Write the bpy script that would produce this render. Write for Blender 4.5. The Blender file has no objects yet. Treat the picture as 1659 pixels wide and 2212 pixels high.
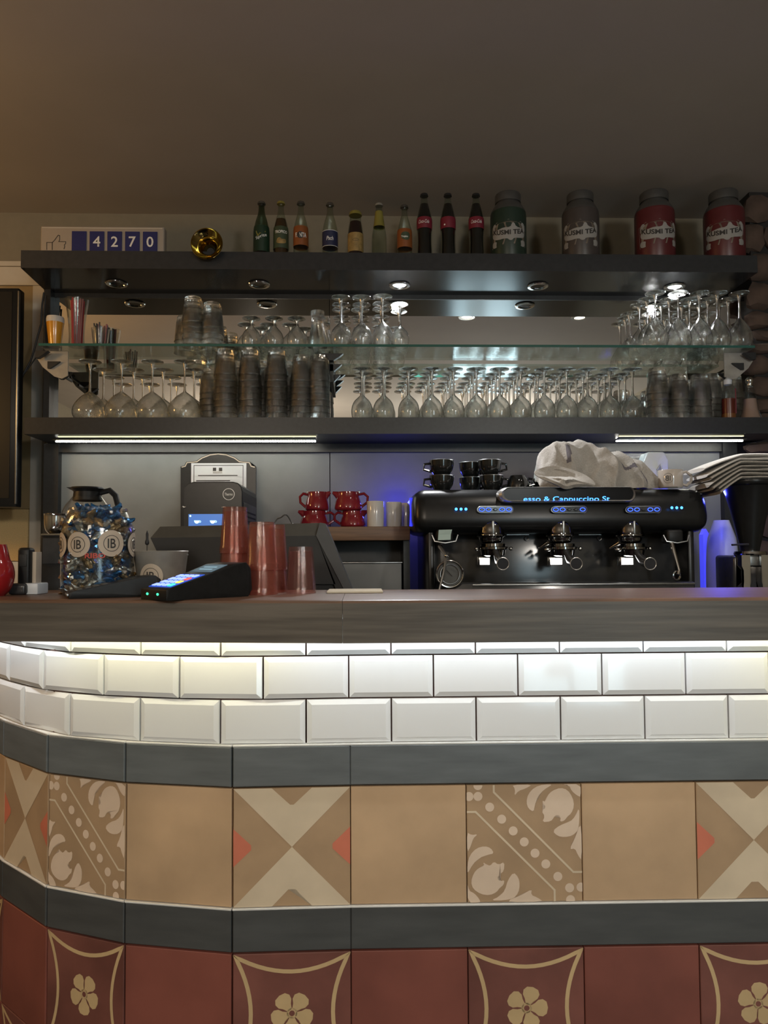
import bpy, bmesh, math, random
from mathutils import Vector, Matrix, noise
random.seed(7)
R = math.radians
S = bpy.context.scene
COL = S.collection

# ---------------------------------------------------------------- camera
FPX, U0, V0 = 1600.0, 829.5, 1106.0 + 21.0
YAW, PITCH, ROLL = math.atan(.032), R(2.5), -.006
CAMZ = 1.20
CR = (Matrix.Rotation(-YAW, 3, 'Z') @ Matrix.Rotation(R(90) + PITCH, 3, 'X') @ Matrix.Rotation(ROLL, 3, 'Z'))
cd = bpy.data.cameras.new('camera'); cam = bpy.data.objects.new('camera', cd); COL.objects.link(cam)
cam.location = (0, 0, CAMZ); cam.rotation_euler = CR.to_euler()
cd.sensor_fit = 'VERTICAL'; cd.sensor_height = 36; cd.lens = FPX * 36 / 2212
cd.shift_y = 21 / 2212; cd.clip_start = .05
S.camera = cam

def ray(u, v): return CR @ Vector(((u - U0) / FPX, -(v - V0) / FPX, -1))
def P(u, v, Y):            # point of the photograph at world depth Y
    d = ray(u, v); t = Y / d.y; return Vector((d.x * t, Y, CAMZ + d.z * t))
def PZ(u, v, z):           # point of the photograph at world height z
    d = ray(u, v); t = (z - CAMZ) / d.z; return Vector((d.x * t, d.y * t, z))
def X(u, Y, v=1100): return P(u, v, Y).x
def Z(v, Y, u=830): return P(u, v, Y).z

# ---------------------------------------------------------------- world, lights, exposure
w = bpy.data.worlds.new('world'); S.world = w; w.use_nodes = True
w.node_tree.nodes['Background'].inputs[0].default_value = (.5, .55, .6, 1)
w.node_tree.nodes['Background'].inputs[1].default_value = .03
S.view_settings.view_transform = 'Standard'; S.view_settings.look = 'None'
S.view_settings.gamma = 1; S.view_settings.use_curve_mapping = False
S.view_settings.exposure = 0.62
S.cycles.transparent_max_bounces = 48; S.cycles.max_bounces = 24
S.cycles.glossy_bounces = 6; S.cycles.transmission_bounces = 20; S.cycles.diffuse_bounces = 4
S.cycles.caustics_reflective = False; S.cycles.caustics_refractive = False
S.cycles.sample_clamp_indirect = 6.0

def light(name, kind, loc, power, color=(1, 1, 1), radius=.05, rot=(0, 0, 0), **k):
    d = bpy.data.lights.new(name, kind); o = bpy.data.objects.new(name, d); COL.objects.link(o)
    o.location = loc; o.rotation_euler = rot; d.energy = power; d.color = color
    if kind == 'AREA': d.size = radius
    else: d.shadow_soft_size = radius
    for a, b in k.items(): setattr(d, a, b)
    return o
CEIL = Z(462, 2.85, 300)
light('room_fill_light', 'POINT', (-.9, -1.2, 1.95), 34, (1, .86, .70), .12)  # two unseen fill points added behind the camera for ceiling, walls and bar front
light('room_fill_light', 'POINT', (1.2, -1.3, 1.95), 40, (1, .93, .84), .12)
light('room_fill_light', 'POINT', (-2.1, 1.6, 1.9), 14, (1, .55, .18), .12)  # unseen warm fill added to tint the left of the ceiling orange
light('ceiling_spot_light', 'SPOT', (.60, 1.31, CEIL - .03), 14, (1, .9, .78), .03, spot_size=R(110), spot_blend=.8)
light('ceiling_spot_light', 'SPOT', (1.236, 1.31, CEIL - .03), 14, (1, .9, .78), .03, spot_size=R(110), spot_blend=.8)

# ---------------------------------------------------------------- materials
MATS = {}
def mat(name, col, rough=.5, metal=0.0, emit=None, es=1.0, var=.06, scale=12, bump=0.0, coat=0.0, stretch=None, alpha=1.0, spec=.5, trans=0.0, col2=None):
    m = bpy.data.materials.new(name); m.use_nodes = True; nt = m.node_tree; b = nt.nodes['Principled BSDF']
    b.inputs['Roughness'].default_value = rough; b.inputs['Metallic'].default_value = metal
    b.inputs['Coat Weight'].default_value = coat; b.inputs['Alpha'].default_value = alpha
    b.inputs['Specular IOR Level'].default_value = spec; b.inputs['Transmission Weight'].default_value = trans
    tc = nt.nodes.new('ShaderNodeTexCoord'); mp = nt.nodes.new('ShaderNodeMapping'); nz = nt.nodes.new('ShaderNodeTexNoise')
    nt.links.new(tc.outputs['Object'], mp.inputs[0]); nt.links.new(mp.outputs[0], nz.inputs['Vector'])
    if stretch: mp.inputs['Scale'].default_value = stretch
    nz.inputs['Scale'].default_value = scale; nz.inputs['Detail'].default_value = 5
    cr = nt.nodes.new('ShaderNodeValToRGB'); nt.links.new(nz.outputs['Fac'], cr.inputs[0])
    c1 = [max(0, c * (1 - var)) for c in col[:3]]; c2 = [min(1, c * (1 + var)) for c in col[:3]]
    if col2: c2 = list(col2)
    cr.color_ramp.elements[0].position = .32; cr.color_ramp.elements[1].position = .68
    cr.color_ramp.elements[0].color = (*c1, 1); cr.color_ramp.elements[1].color = (*c2, 1)
    nt.links.new(cr.outputs[0], b.inputs['Base Color'])
    if bump:
        bp = nt.nodes.new('ShaderNodeBump'); bp.inputs['Strength'].default_value = bump; bp.inputs['Distance'].default_value = .003
        nt.links.new(nz.outputs['Fac'], bp.inputs['Height']); nt.links.new(bp.outputs[0], b.inputs['Normal'])
    if emit:
        b.inputs['Emission Color'].default_value = (*emit, 1); b.inputs['Emission Strength'].default_value = es
    MATS[name] = m; return m

def glassmat(name, tint=(.97, .985, .98), base=.05, power=3.2, rough=.02, edge=.9, diff=None, dw=.0):
    """thin-walled glass: tinted see-through sheet plus angle dependent reflection"""
    m = bpy.data.materials.new(name); m.use_nodes = True; nt = m.node_tree; nt.nodes.clear()
    out = nt.nodes.new('ShaderNodeOutputMaterial'); mix = nt.nodes.new('ShaderNodeMixShader')
    tr = nt.nodes.new('ShaderNodeBsdfTransparent'); tr.inputs[0].default_value = (*tint, 1)
    gl = nt.nodes.new('ShaderNodeBsdfGlossy'); gl.inputs['Roughness'].default_value = rough
    lw = nt.nodes.new('ShaderNodeLayerWeight'); lw.inputs[0].default_value = .5
    pw = nt.nodes.new('ShaderNodeMath'); pw.operation = 'POWER'; pw.inputs[1].default_value = power
    ml = nt.nodes.new('ShaderNodeMath'); ml.operation = 'MULTIPLY_ADD'; ml.inputs[1].default_value = edge; ml.inputs[2].default_value = base
    nz = nt.nodes.new('ShaderNodeTexNoise'); nz.inputs['Scale'].default_value = 60
    bp = nt.nodes.new('ShaderNodeBump'); bp.inputs['Strength'].default_value = .12; bp.inputs['Distance'].default_value = .002
    nt.links.new(nz.outputs['Fac'], bp.inputs['Height']); nt.links.new(bp.outputs[0], gl.inputs['Normal'])
    nt.links.new(lw.outputs['Facing'], pw.inputs[0]); nt.links.new(pw.outputs[0], ml.inputs[0])
    nt.links.new(ml.outputs[0], mix.inputs[0]); nt.links.new(tr.outputs[0], mix.inputs[1]); nt.links.new(gl.outputs[0], mix.inputs[2])
    if diff:
        df = nt.nodes.new('ShaderNodeBsdfDiffuse'); df.inputs[0].default_value = (*diff, 1)
        m3 = nt.nodes.new('ShaderNodeMixShader'); m3.inputs[0].default_value = dw
        nt.links.new(mix.outputs[0], m3.inputs[1]); nt.links.new(df.outputs[0], m3.inputs[2]); nt.links.new(m3.outputs[0], out.inputs[0])
    else: nt.links.new(mix.outputs[0], out.inputs[0])
    MATS[name] = m; return m

def realglass(name, tint=(1, 1, 1), rough=.0, ior=1.45, through=.10, bump=.10, sheen=.035):
    """solid clear glass, partly see-through for direct light"""
    m = bpy.data.materials.new(name); m.use_nodes = True; nt = m.node_tree; nt.nodes.clear()
    out = nt.nodes.new('ShaderNodeOutputMaterial'); mix = nt.nodes.new('ShaderNodeMixShader'); mix.inputs[0].default_value = through
    tr = nt.nodes.new('ShaderNodeBsdfTransparent'); tr.inputs[0].default_value = (*tint, 1)
    gl = nt.nodes.new('ShaderNodeBsdfGlass'); gl.inputs['Roughness'].default_value = rough; gl.inputs['IOR'].default_value = ior; gl.inputs[0].default_value = (*tint, 1)
    nz = nt.nodes.new('ShaderNodeTexNoise'); nz.inputs['Scale'].default_value = 26
    bp = nt.nodes.new('ShaderNodeBump'); bp.inputs['Strength'].default_value = .15; bp.inputs['Distance'].default_value = .002
    nt.links.new(nz.outputs['Fac'], bp.inputs['Height']); nt.links.new(bp.outputs[0], gl.inputs['Normal'])
    bp.inputs['Strength'].default_value = bump
    gs_ = nt.nodes.new('ShaderNodeBsdfGlossy'); gs_.inputs['Roughness'].default_value = .09; m2 = nt.nodes.new('ShaderNodeMixShader'); m2.inputs[0].default_value = sheen
    nt.links.new(gl.outputs[0], mix.inputs[1]); nt.links.new(tr.outputs[0], mix.inputs[2]); nt.links.new(mix.outputs[0], m2.inputs[1]); nt.links.new(gs_.outputs[0], m2.inputs[2]); nt.links.new(m2.outputs[0], out.inputs[0])
    MATS[name] = m; return m
M = MATS
mat('wall_paint', (.215, .19, .14), .8, bump=.05, scale=30, var=.04)
mat('wall_cream', (.52, .48, .41), .7, scale=20, var=.03)
mat('ceiling_paint', (.42, .38, .335), .85, scale=3, var=.04)
mat('fabric_gold', (.62, .45, .22), .9, scale=400, var=.15, bump=.4)
mat('ochre_panel', (.30, .22, .11), .7, scale=18, var=.08)
mat('floor_dark', (.08, .07, .06), .5, scale=8)
mat('black_board', (.014, .0155, .017), .38, scale=80, var=.2, spec=.5)
mat('black_gloss', (.035, .037, .04), .16, scale=50, var=.1)
mat('black_satin', (.009, .0095, .010), .3, scale=60, var=.15, spec=.35)
mat('black_plastic', (.010, .0105, .011), .42, scale=90, var=.2, spec=.25)
mat('grey_panel', (.20, .21, .21), .55, scale=5, var=.12, bump=.15)
mat('seam_black', (.01, .01, .01), .8)
mat('mirror', (.86, .87, .86), .01, 1.0, var=0)
mat('counter_wood', (.108, .094, .078), .42, scale=3, var=.35, stretch=(1.2, 6, 26), bump=.15)
mat('counter_top_wood', (.125, .068, .042), .45, scale=3, var=.35, stretch=(2, 14, 10))
mat('metro_white', (.83, .85, .86), .08, scale=6, var=.015, coat=.4)
mat('grout', (.09, .05, .042), .9, scale=90, var=.2)
mat('slate_band', (.13, .145, .152), .45, scale=9, var=.14, stretch=(1, 1, 6), bump=.08)
mat('charcoal_band', (.075, .079, .080), .5, scale=9, var=.14, stretch=(1, 1, 5), bump=.08)
mat('white_bead', (.72, .72, .70), .5)
mat('cement_beige', (.57, .39, .235), .55, scale=7, var=.14, bump=.06)
mat('cement_brown', (.45, .305, .18), .55, scale=9, var=.12, bump=.06)
mat('cement_cream', (.70, .58, .42), .55, scale=11, var=.07, bump=.05)
mat('cement_pink', (.76, .60, .46), .55, scale=11, var=.07, bump=.05)
mat('cement_coral', (.66, .20, .12), .55, scale=14, var=.1)
mat('cement_red', (.235, .075, .055), .5, scale=6, var=.2, bump=.08)
mat('cement_red_worn', (.195, .072, .056), .5, scale=8, var=.25, bump=.08)
mat('cement_straw', (.62, .45, .24), .5, scale=14, var=.08)
mat('chrome', (.62, .61, .59), .12, 1.0, scale=20, var=.04)
mat('steel_dull', (.32, .33, .33), .35, 1.0, scale=60, var=.1)
mat('zinc', (.36, .345, .31), .42, .45, scale=25, var=.15)
mat('chrome_satin', (.55, .54, .52), .3, .7, scale=20, var=.04)
mat('dark_chrome', (.26, .26, .255), .08, 1.0, scale=20, var=.04)
mat('brass', (.46, .35, .12), .10, 1.0, scale=20, var=.05)
mat('rubber_black', (.012, .012, .013), .6)
mat('led_white', (1, 1, 1), emit=(1, .97, .85), es=30)
mat('led_channel', (.35, .35, .32), .3, .8)
mat('bar_led_warm', (1, 1, .9), emit=(1, .93, .62), es=28)
mat('bar_led_cool', (1, 1, 1), emit=(.90, .96, 1), es=28)
mat('downlight_lens', (1, 1, 1), emit=(1, .97, .93), es=160)
mat('dark_lens', (.10, .10, .10), .1, .6)
mat('room_spot_lens', (1, 1, 1), emit=(1, .93, .82), es=6)
mat('daylight_pane', (.6, .7, .75), emit=(.58, .80, .90), es=3.2, var=0)
mat('notice_yellow', (.62, .55, .30), .6)
mat('label_blue', (.018, .022, .12), .4, scale=40)
mat('sign_cream', (.36, .31, .26), .5, scale=20, var=.03)
mat('white_print', (.75, .75, .73), .5)
mat('dark_print', (.03, .027, .025), .5)
mat('white_ceramic', (.62, .60, .56), .15, coat=.3)
mat('mug_ceramic', (.40, .36, .32), .12, coat=.4)
mat('red_ceramic', (.22, .014, .022), .12, coat=.5, scale=10, var=.1)
mat('black_ceramic', (.012, .013, .013), .08, coat=.5)
mat('towel', (.31, .29, .26), .95, scale=220, var=.1, bump=.35)
mat('towel_stripe', (.10, .09, .10), .95, scale=200, var=.1)
mat('towel_white', (.62, .60, .57), .95, scale=200, var=.06, bump=.3)
mat('white_plastic', (.62, .66, .70), .35)
mat('napkin', (.62, .57, .46), .9, scale=60, bump=.1)
mat('paper_white', (.62, .64, .66), .8, scale=10, var=.03)
mat('note_teal', (.45, .58, .54), .8)
mat('box_wood', (.17, .095, .052), .5, scale=6, var=.3, stretch=(1, 5, 20), bump=.1)
mat('pos_grey', (.060, .060, .054), .5, scale=30, var=.1)
mat('pos_dark', (.014, .015, .015), .6, scale=30, var=.15)
mat('pos_side', (.05, .053, .055), .45, scale=30)
mat('screen_blue', (.02, .05, .14), .2, emit=(.045, .12, .34), es=1.0)
mat('icon_cyan', (.5, .9, 1), emit=(.45, .86, 1), es=1.3)
mat('led_blue', (.05, .1, 1), emit=(.03, .09, 1), es=2.2)
mat('led_azure', (.1, .3, 1), emit=(.04, .26, 1), es=2.4)
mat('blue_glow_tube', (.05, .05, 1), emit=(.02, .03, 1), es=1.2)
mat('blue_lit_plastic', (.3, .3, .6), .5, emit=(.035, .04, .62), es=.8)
mat('display_black', (.006, .006, .007), .22, spec=.12)
mat('key_white', (.6, .7, 1), emit=(.16, .28, 1), es=1.0)
mat('key_green', (.1, 1, .5), emit=(.04, .8, .38), es=1.1)
mat('key_red', (1, .1, .1), emit=(.9, .10, .06), es=.8)
mat('key_yellow', (1, .8, .1), emit=(.8, .65, .08), es=.8)
mat('key_field', (.02, .05, .2), emit=(.01, .06, .45), es=.8)
mat('display_dim', (.06, .10, .13), emit=(.03, .055, .075), es=1)
mat('emissive_white', (1, 1, 1), emit=(1, 1, 1), es=5)
mat('sticker', (.50, .42, .33), .6, scale=20, var=.04)
mat('foil_blue', (.04, .16, .38), .22, .75, scale=60, var=.4)
mat('foil_silver', (.55, .56, .55), .2, .9, scale=60, var=.2)
mat('foil_gold', (.42, .30, .17), .25, .8, scale=60, var=.2)
mat('haribo_red', (.45, .05, .035), .5)
mat('straw_red', (.45, .02, .03), .35)
mat('straw_black', (.02, .02, .022), .35)
mat('straw_grey', (.25, .25, .26), .35)
mat('straw_pink', (.32, .12, .13), .35)
mat('cup_orange', (.60, .27, .015), .25, coat=.4)
mat('tin_green', (.018, .034, .024), .35, scale=30)
mat('tin_grey', (.06, .05, .047), .35, scale=30)
mat('tin_red', (.092, .016, .018), .35, scale=30)
mat('tin_metal', (.15, .15, .147), .35, .7, scale=30)
mat('tin_label', (.30, .29, .275), .5)
mat('tin_scene', (.16, .13, .10), .5, scale=50, var=.4)
mat('coke_dark', (.010, .008, .009), .12, coat=.4)
mat('coke_red', (.17, .015, .03), .4)
mat('sprite_label', (.012, .035, .018), .4)
mat('yellow_label', (.22, .19, .04), .4)
mat('orange_label', (.24, .075, .02), .4)
mat('green_label', (.045, .065, .035), .4)
mat('navy_label', (.02, .025, .07), .4)
mat('gold_label', (.30, .20, .07), .45, scale=60, var=.3)
mat('juice_dark', (.025, .008, .010), .15, coat=.3)
mat('juice_orange', (.06, .028, .012), .2, coat=.3)
mat('syrup_red', (.12, .015, .008), .25, coat=.3)
mat('syrup_amber', (.20, .07, .02), .25, coat=.3)
mat('powder_pink', (.33, .22, .17), .7)
mat('stone', (.085, .056, .042), .95, scale=14, var=.35, bump=.5)
mat('mortar', (.022, .02, .019), .9, scale=40)
mat('tv_black', (.008, .009, .010), .35, spec=.3)
mat('red_glaze', (.30, .012, .015), .15, coat=.5)
realglass('glass_clear', (.99, .995, .99))
realglass('glass_tumbler', (.995, .998, .996), through=.3, bump=.12, sheen=.05)
glassmat('glass_shelf', (.86, .93, .91), .035, 4.0, .01, .95)
mat('glass_edge', (.03, .12, .10), .15, emit=None, scale=10, coat=.3)
glassmat('glass_pale', (.80, .86, .80), .05, 3.0, .05)
glassmat('glass_green', (.35, .45, .36), .05, 3.0, .05)
glassmat('glass_jar', (.93, .95, .95), .045, 3.0, .03)
glassmat('glass_amber', (.80, .58, .15), .10, 1.8, .05)
glassmat('plastic_red', (.94, .70, .65), .06, 2.6, .10, .5, (.42, .17, .13), .17)
glassmat('plastic_clearish', (.95, .80, .78), .06, 2.6, .10, .5, (.38, .2, .18), .08)

# ---------------------------------------------------------------- mesh helpers
def box(bm, x0, x1, y0, y1, z0, z1):
    v = [bm.verts.new((x, y, z)) for x in (x0, x1) for y in (y0, y1) for z in (z0, z1)]
    for f in ((0, 1, 3, 2), (4, 6, 7, 5), (0, 4, 5, 1), (2, 3, 7, 6), (0, 2, 6, 4), (1, 5, 7, 3)):
        bm.faces.new([v[i] for i in f])
    return v
def lathe(bm, prof, segs=24, off=(0, 0, 0), flute=0, fl=0.0, sx=1, sy=1):
    ox, oy, oz = off; rings = []
    for r, z in prof:
        if r < 1e-6: rings.append([bm.verts.new((ox, oy, oz + z))]); continue
        ring = []
        for i in range(segs):
            a = 2 * math.pi * i / segs; rr = r * (1 + (fl * math.cos(a * flute) if flute else 0))
            ring.append(bm.verts.new((ox + rr * math.cos(a) * sx, oy + rr * math.sin(a) * sy, oz + z)))
        rings.append(ring)
    for a, b in zip(rings, rings[1:]):
        if len(a) == 1 and len(b) == 1: continue
        for i in range(segs):
            j = (i + 1) % segs
            if len(a) == 1: bm.faces.new((a[0], b[i], b[j]))
            elif len(b) == 1: bm.faces.new((a[i], a[j], b[0]))
            else: bm.faces.new((a[i], a[j], b[j], b[i]))
def tube(bm, pts, r, segs=8, closed=False, caps=True):
    pts = [Vector(p) for p in pts]; n = len(pts); rings = []; prev = None
    for i, p in enumerate(pts):
        t = (pts[(i + 1) % n] - pts[i - 1]) if closed else (pts[min(i + 1, n - 1)] - pts[max(i - 1, 0)])
        t.normalize()
        if prev is None:
            u = t.orthogonal().normalized()
        else:
            u = (prev - t * prev.dot(t)).normalized()
        prev = u; q = t.cross(u); rr = r[i] if isinstance(r, (list, tuple)) else r
        rings.append([bm.verts.new(p + (u * math.cos(2 * math.pi * k / segs) + q * math.sin(2 * math.pi * k / segs)) * rr) for k in range(segs)])
    m = n if closed else n - 1
    for i in range(m):
        a, b = rings[i], rings[(i + 1) % n]
        for k in range(segs): bm.faces.new((a[k], a[(k + 1) % segs], b[(k + 1) % segs], b[k]))
    if caps and not closed:
        bm.faces.new(rings[0][::-1]); bm.faces.new(rings[-1])
def prism(bm, poly, d0, d1, axis='y'):
    """extrude polygon (a,b) pairs; axis y: (x,z), axis x: (y,z), axis z: (x,y)"""
    def mk(a, b, d): return {'y': (a, d, b), 'x': (d, a, b), 'z': (a, b, d)}[axis]
    A = [bm.verts.new(mk(a, b, d0)) for a, b in poly]; B = [bm.verts.new(mk(a, b, d1)) for a, b in poly]
    n = len(poly)
    f1 = bm.faces.new(A); f2 = bm.faces.new(B[::-1])
    for i in range(n): bm.faces.new((A[i], B[i], B[(i + 1) % n], A[(i + 1) % n]))
    bmesh.ops.triangulate(bm, faces=[f1, f2])
def BM(): return bmesh.new()
def bev(bm, w, seg=2):
    bmesh.ops.bevel(bm, geom=list(bm.edges), offset=w, segments=seg, profile=.5, affect='EDGES', clamp_overlap=True)
def obj(name, bm, m, parent=None, smooth=False, loc=None, rot=None):
    bmesh.ops.recalc_face_normals(bm, faces=list(bm.faces))
    me = bpy.data.meshes.new(name); bm.to_mesh(me); bm.free()
    me.materials.append(MATS[m] if isinstance(m, str) else m)
    if smooth:
        me.polygons.foreach_set('use_smooth', [True] * len(me.polygons))
        me.set_sharp_from_angle(angle=R(38))
    o = bpy.data.objects.new(name, me); COL.objects.link(o)
    if parent: o.parent = parent
    if loc is not None: o.location = loc
    if rot is not None: o.rotation_euler = rot
    return o
def tag(o, label, cat, group=None):
    o['label'] = label; o['category'] = cat
    if group: o['group'] = group
    return o
def thing(name, label, cat, loc=(0, 0, 0), rz=0, group=None):
    o = bpy.data.objects.new(name, None); COL.objects.link(o); o.empty_display_size = .05
    o.location = loc; o.rotation_euler = (0, 0, rz)
    return tag(o, label, cat, group)
def struct(name, bm, m, parent=None, smooth=False):
    o = obj(name, bm, m, parent, smooth)
    if not parent: o['kind'] = 'structure'
    return o
def dup(root, loc, rz=None, label=None, group=None):
    r = root.copy(); COL.objects.link(r); r.location = loc
    if rz is not None: r.rotation_euler = (0, 0, rz)
    if label: r['label'] = label
    if group: r['group'] = group
    for ch in list(root.children):
        c = ch.copy(); COL.objects.link(c); c.parent = r
        for g in list(ch.children):
            d = g.copy(); COL.objects.link(d); d.parent = c
    return r
def qbox(name, m, parent, x0, x1, y0, y1, z0, z1, b=0.0, seg=2, smooth=True):
    bm = BM(); box(bm, x0, x1, y0, y1, z0, z1)
    if b: bev(bm, b, seg)
    return obj(name, bm, m, parent, smooth and b > 0)
def text(body, h, m, parent, loc=(0, 0, 0), name='lettering', width=None, bend=None, a0=0.0, slant=0.0, arch=0.0, bold=0.0, depth=.0004, clipz=None, spacing=1.0, rot=0.0):
    """flat lettering facing -Y; h = cap height, bend = radius of the cylinder (axis at parent origin) it lies on"""
    cu = bpy.data.curves.new(name, 'FONT'); cu.body = body; cu.size = 1; cu.align_x = 'CENTER'; cu.align_y = 'CENTER'
    cu.offset = bold; cu.space_character = spacing; cu.resolution_u = 3
    t = bpy.data.objects.new(name, cu); COL.objects.link(t)
    dg = bpy.context.evaluated_depsgraph_get(); me = bpy.data.meshes.new_from_object(t.evaluated_get(dg))
    bpy.data.objects.remove(t); bpy.data.curves.remove(cu)
    xs = [v.co.x for v in me.vertices]; ys = [v.co.y for v in me.vertices]
    cx, cy = (min(xs) + max(xs)) / 2, (min(ys) + max(ys)) / 2
    k = h / (max(ys) - min(ys)); kx = (width / (max(xs) - min(xs))) if width else k
    for v in me.vertices:
        x = (v.co.x - cx) * kx; z = (v.co.y - cy) * k
        x += slant * z; z += arch * (x * x)
        if rot: x, z = x * math.cos(rot) - z * math.sin(rot), x * math.sin(rot) + z * math.cos(rot)
        if clipz is not None: z = max(z, clipz)
        if bend: a = a0 + x / bend; v.co = (bend * math.sin(a), -bend * math.cos(a), z)
        else: v.co = (x, 0, z)
    me.materials.append(MATS[m]); o = bpy.data.objects.new(name, me); COL.objects.link(o); o.parent = parent
    o.location = loc
    return o
def disc(bm, r, n=28, c=(0, 0, 0), r2=0):
    """disc or ring in the XZ plane facing -Y"""
    cx, cy, cz = c
    A = [bm.verts.new((cx + r * math.cos(2 * math.pi * i / n), cy, cz + r * math.sin(2 * math.pi * i / n))) for i in range(n)]
    if r2:
        B = [bm.verts.new((cx + r2 * math.cos(2 * math.pi * i / n), cy, cz + r2 * math.sin(2 * math.pi * i / n))) for i in range(n)]
        for i in range(n): bm.faces.new((A[i], A[(i + 1) % n], B[(i + 1) % n], B[i]))
    else: bm.faces.new(A)
def bendmesh(o, rad, a0=0.0):
    for v in o.data.vertices:
        a = a0 + v.co.x / rad; rr = rad - v.co.y
        v.co = (rr * math.sin(a), -rr * math.cos(a), v.co.z)
def ordn(i): return ['first', 'second', 'third', 'fourth', 'fifth', 'sixth', 'seventh', 'eighth', 'ninth', 'tenth', 'eleventh', 'twelfth', 'thirteenth', 'fourteenth'][i]

# ================================================================ THE SETTING
def project(p):
    q = CR.transposed() @ (Vector(p) - Vector((0, 0, CAMZ)))
    return U0 + FPX * q.x / -q.z, V0 - FPX * q.y / -q.z
def zAt(xy, v):
    a, b = 0.2, 1.6
    for _ in range(40):
        m_ = (a + b) / 2
        if project((xy[0], xy[1], m_))[1] > v: a = m_
        else: b = m_
    return (a + b) / 2
WALLY = 2.85
XL, XR, YB = -2.6, 2.3, -2.4
bm = BM(); box(bm, XL, XR, YB, WALLY, -.05, 0); struct('floor', bm, 'floor_dark')
bm = BM(); box(bm, XL, XR, YB, WALLY + .1, CEIL, CEIL + .05); struct('ceiling', bm, 'ceiling_paint')
bm = BM(); box(bm, XL, XR, WALLY, WALLY + .1, 0, CEIL); struct('wall_back', bm, 'wall_paint')
bm = BM(); box(bm, XL - .1, XL, YB, WALLY, 0, CEIL); struct('wall_left', bm, 'wall_paint')
bm = BM(); box(bm, XR, XR + .1, YB, WALLY, 0, CEIL); struct('wall_right', bm, 'wall_paint')
bm = BM()
wx0, wx1 = .955, 1.74
box(bm, XL, wx0, YB - .1, YB, 0, CEIL); box(bm, wx1, XR, YB - .1, YB, 0, CEIL)
box(bm, wx0, wx1, YB - .1, YB, 2.15, CEIL); box(bm, wx0, wx1, YB - .1, YB, 0, .12)
struct('wall_front', bm, 'wall_paint')
bm = BM(); box(bm, wx0, wx1, YB - .08, YB - .07, .12, 2.15); wn = struct('window_1', bm, 'daylight_pane')
bm = BM()
for a, b, c, d in ((wx0, wx0 + .05, .12, 2.15), (wx1 - .05, wx1, .12, 2.15), (wx0, wx1, .12, .17), (wx0, wx1, 2.1, 2.15), (wx0 + .36, wx0 + .39, .12, 2.15), (wx0, wx1, .9, .94)):
    box(bm, a, b, YB - .07, YB - .03, c, d)
obj('window_frame', bm, 'slate_band', wn)
qbox('paper_notice', 'notice_yellow', wn, wx0 + .20, wx0 + .40, YB - .068, YB - .064, .36, .66)
for i, (cx) in enumerate((.60, 1.236)):
    t = thing('ceiling_spotlight', ['recessed ceiling spotlight mirrored left of centre behind the glass shelf', 'recessed ceiling spotlight mirrored right of centre behind the glass shelf'][i], 'spotlight', (cx, 1.31, CEIL), 0)
    bm = BM(); lathe(bm, [(.028, -.001), (.046, -.001), (.048, -.005), (.046, -.008), (.03, -.008), (.028, -.001)], 32); obj('trim_ring', bm, 'zinc', t, True)
    bm = BM(); lathe(bm, [(0, -.004), (.028, -.004), (.028, -.001), (0, -.001)], 24); obj('lens', bm, 'room_spot_lens', t)
# left margin: trims and panels on the back wall
def wz(v): return Z(v, WALLY, 40)
def wx(u, Y=WALLY, v=800): return P(u, v, Y).x
bm = BM(); box(bm, XL, wx(100), WALLY - .03, WALLY, wz(622), wz(583)); struct('trim_1', bm, 'wall_cream')
bm = BM(); box(bm, XL, wx(100), WALLY - .035, WALLY, wz(582), wz(571)); bev(bm, .003); struct('trim_2', bm, 'wall_cream')
bm = BM(); box(bm, wx(76), wx(100), WALLY - .03, WALLY, .9, wz(623)); struct('trim_3', bm, 'wall_cream')
bm = BM(); box(bm, XL, wx(75.5), WALLY - .025, WALLY, wz(1100), wz(623)); struct('trim_4', bm, 'ochre_panel')
bm = BM(); box(bm, XL, wx(75.5), WALLY - .04, WALLY, wz(1212), wz(1101)); bev(bm, .004); struct('trim_5', bm, 'fabric_gold')
bm = BM(); box(bm, XL, wx(75.5), WALLY - .05, WALLY, .6, wz(1213)); struct('trim_6', bm, 'white_bead')
# stone pillar on the right margin
PY = 2.62
px0 = X(1634, PY)
bm = BM(); box(bm, px0 + .012, XR, PY + .012, WALLY, .5, CEIL); pil = struct('wall_stone', bm, 'mortar')
rs = random.Random(3); z = .9
while z < CEIL - .02:
    h = rs.uniform(.035, .115); x = px0 - rs.uniform(0, .03)
    if z + h > CEIL: h = CEIL - z - .004
    while x < px0 + .42:
        ww = rs.uniform(.06, .18); bm = BM()
        bmesh.ops.create_icosphere(bm, subdivisions=2, radius=1)
        for v in bm.verts:
            c = v.co; k = 4.0
            s = (abs(c.x) ** k + abs(c.y) ** k + abs(c.z) ** k) ** (-1 / k)
            n = 1 + .30 * noise.noise(c * 1.4 + Vector((z * 9, x * 9, 0)))
            v.co = Vector((c.x * s * ww / 2, c.y * s * .022, c.z * s * h / 2)) * n
        obj('stone', bm, 'stone', pil, True, (x + ww / 2, PY + .012, z + h / 2), (0, rs.uniform(-.12, .12), 0))
        x += ww + .006
    z += h + .008

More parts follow.
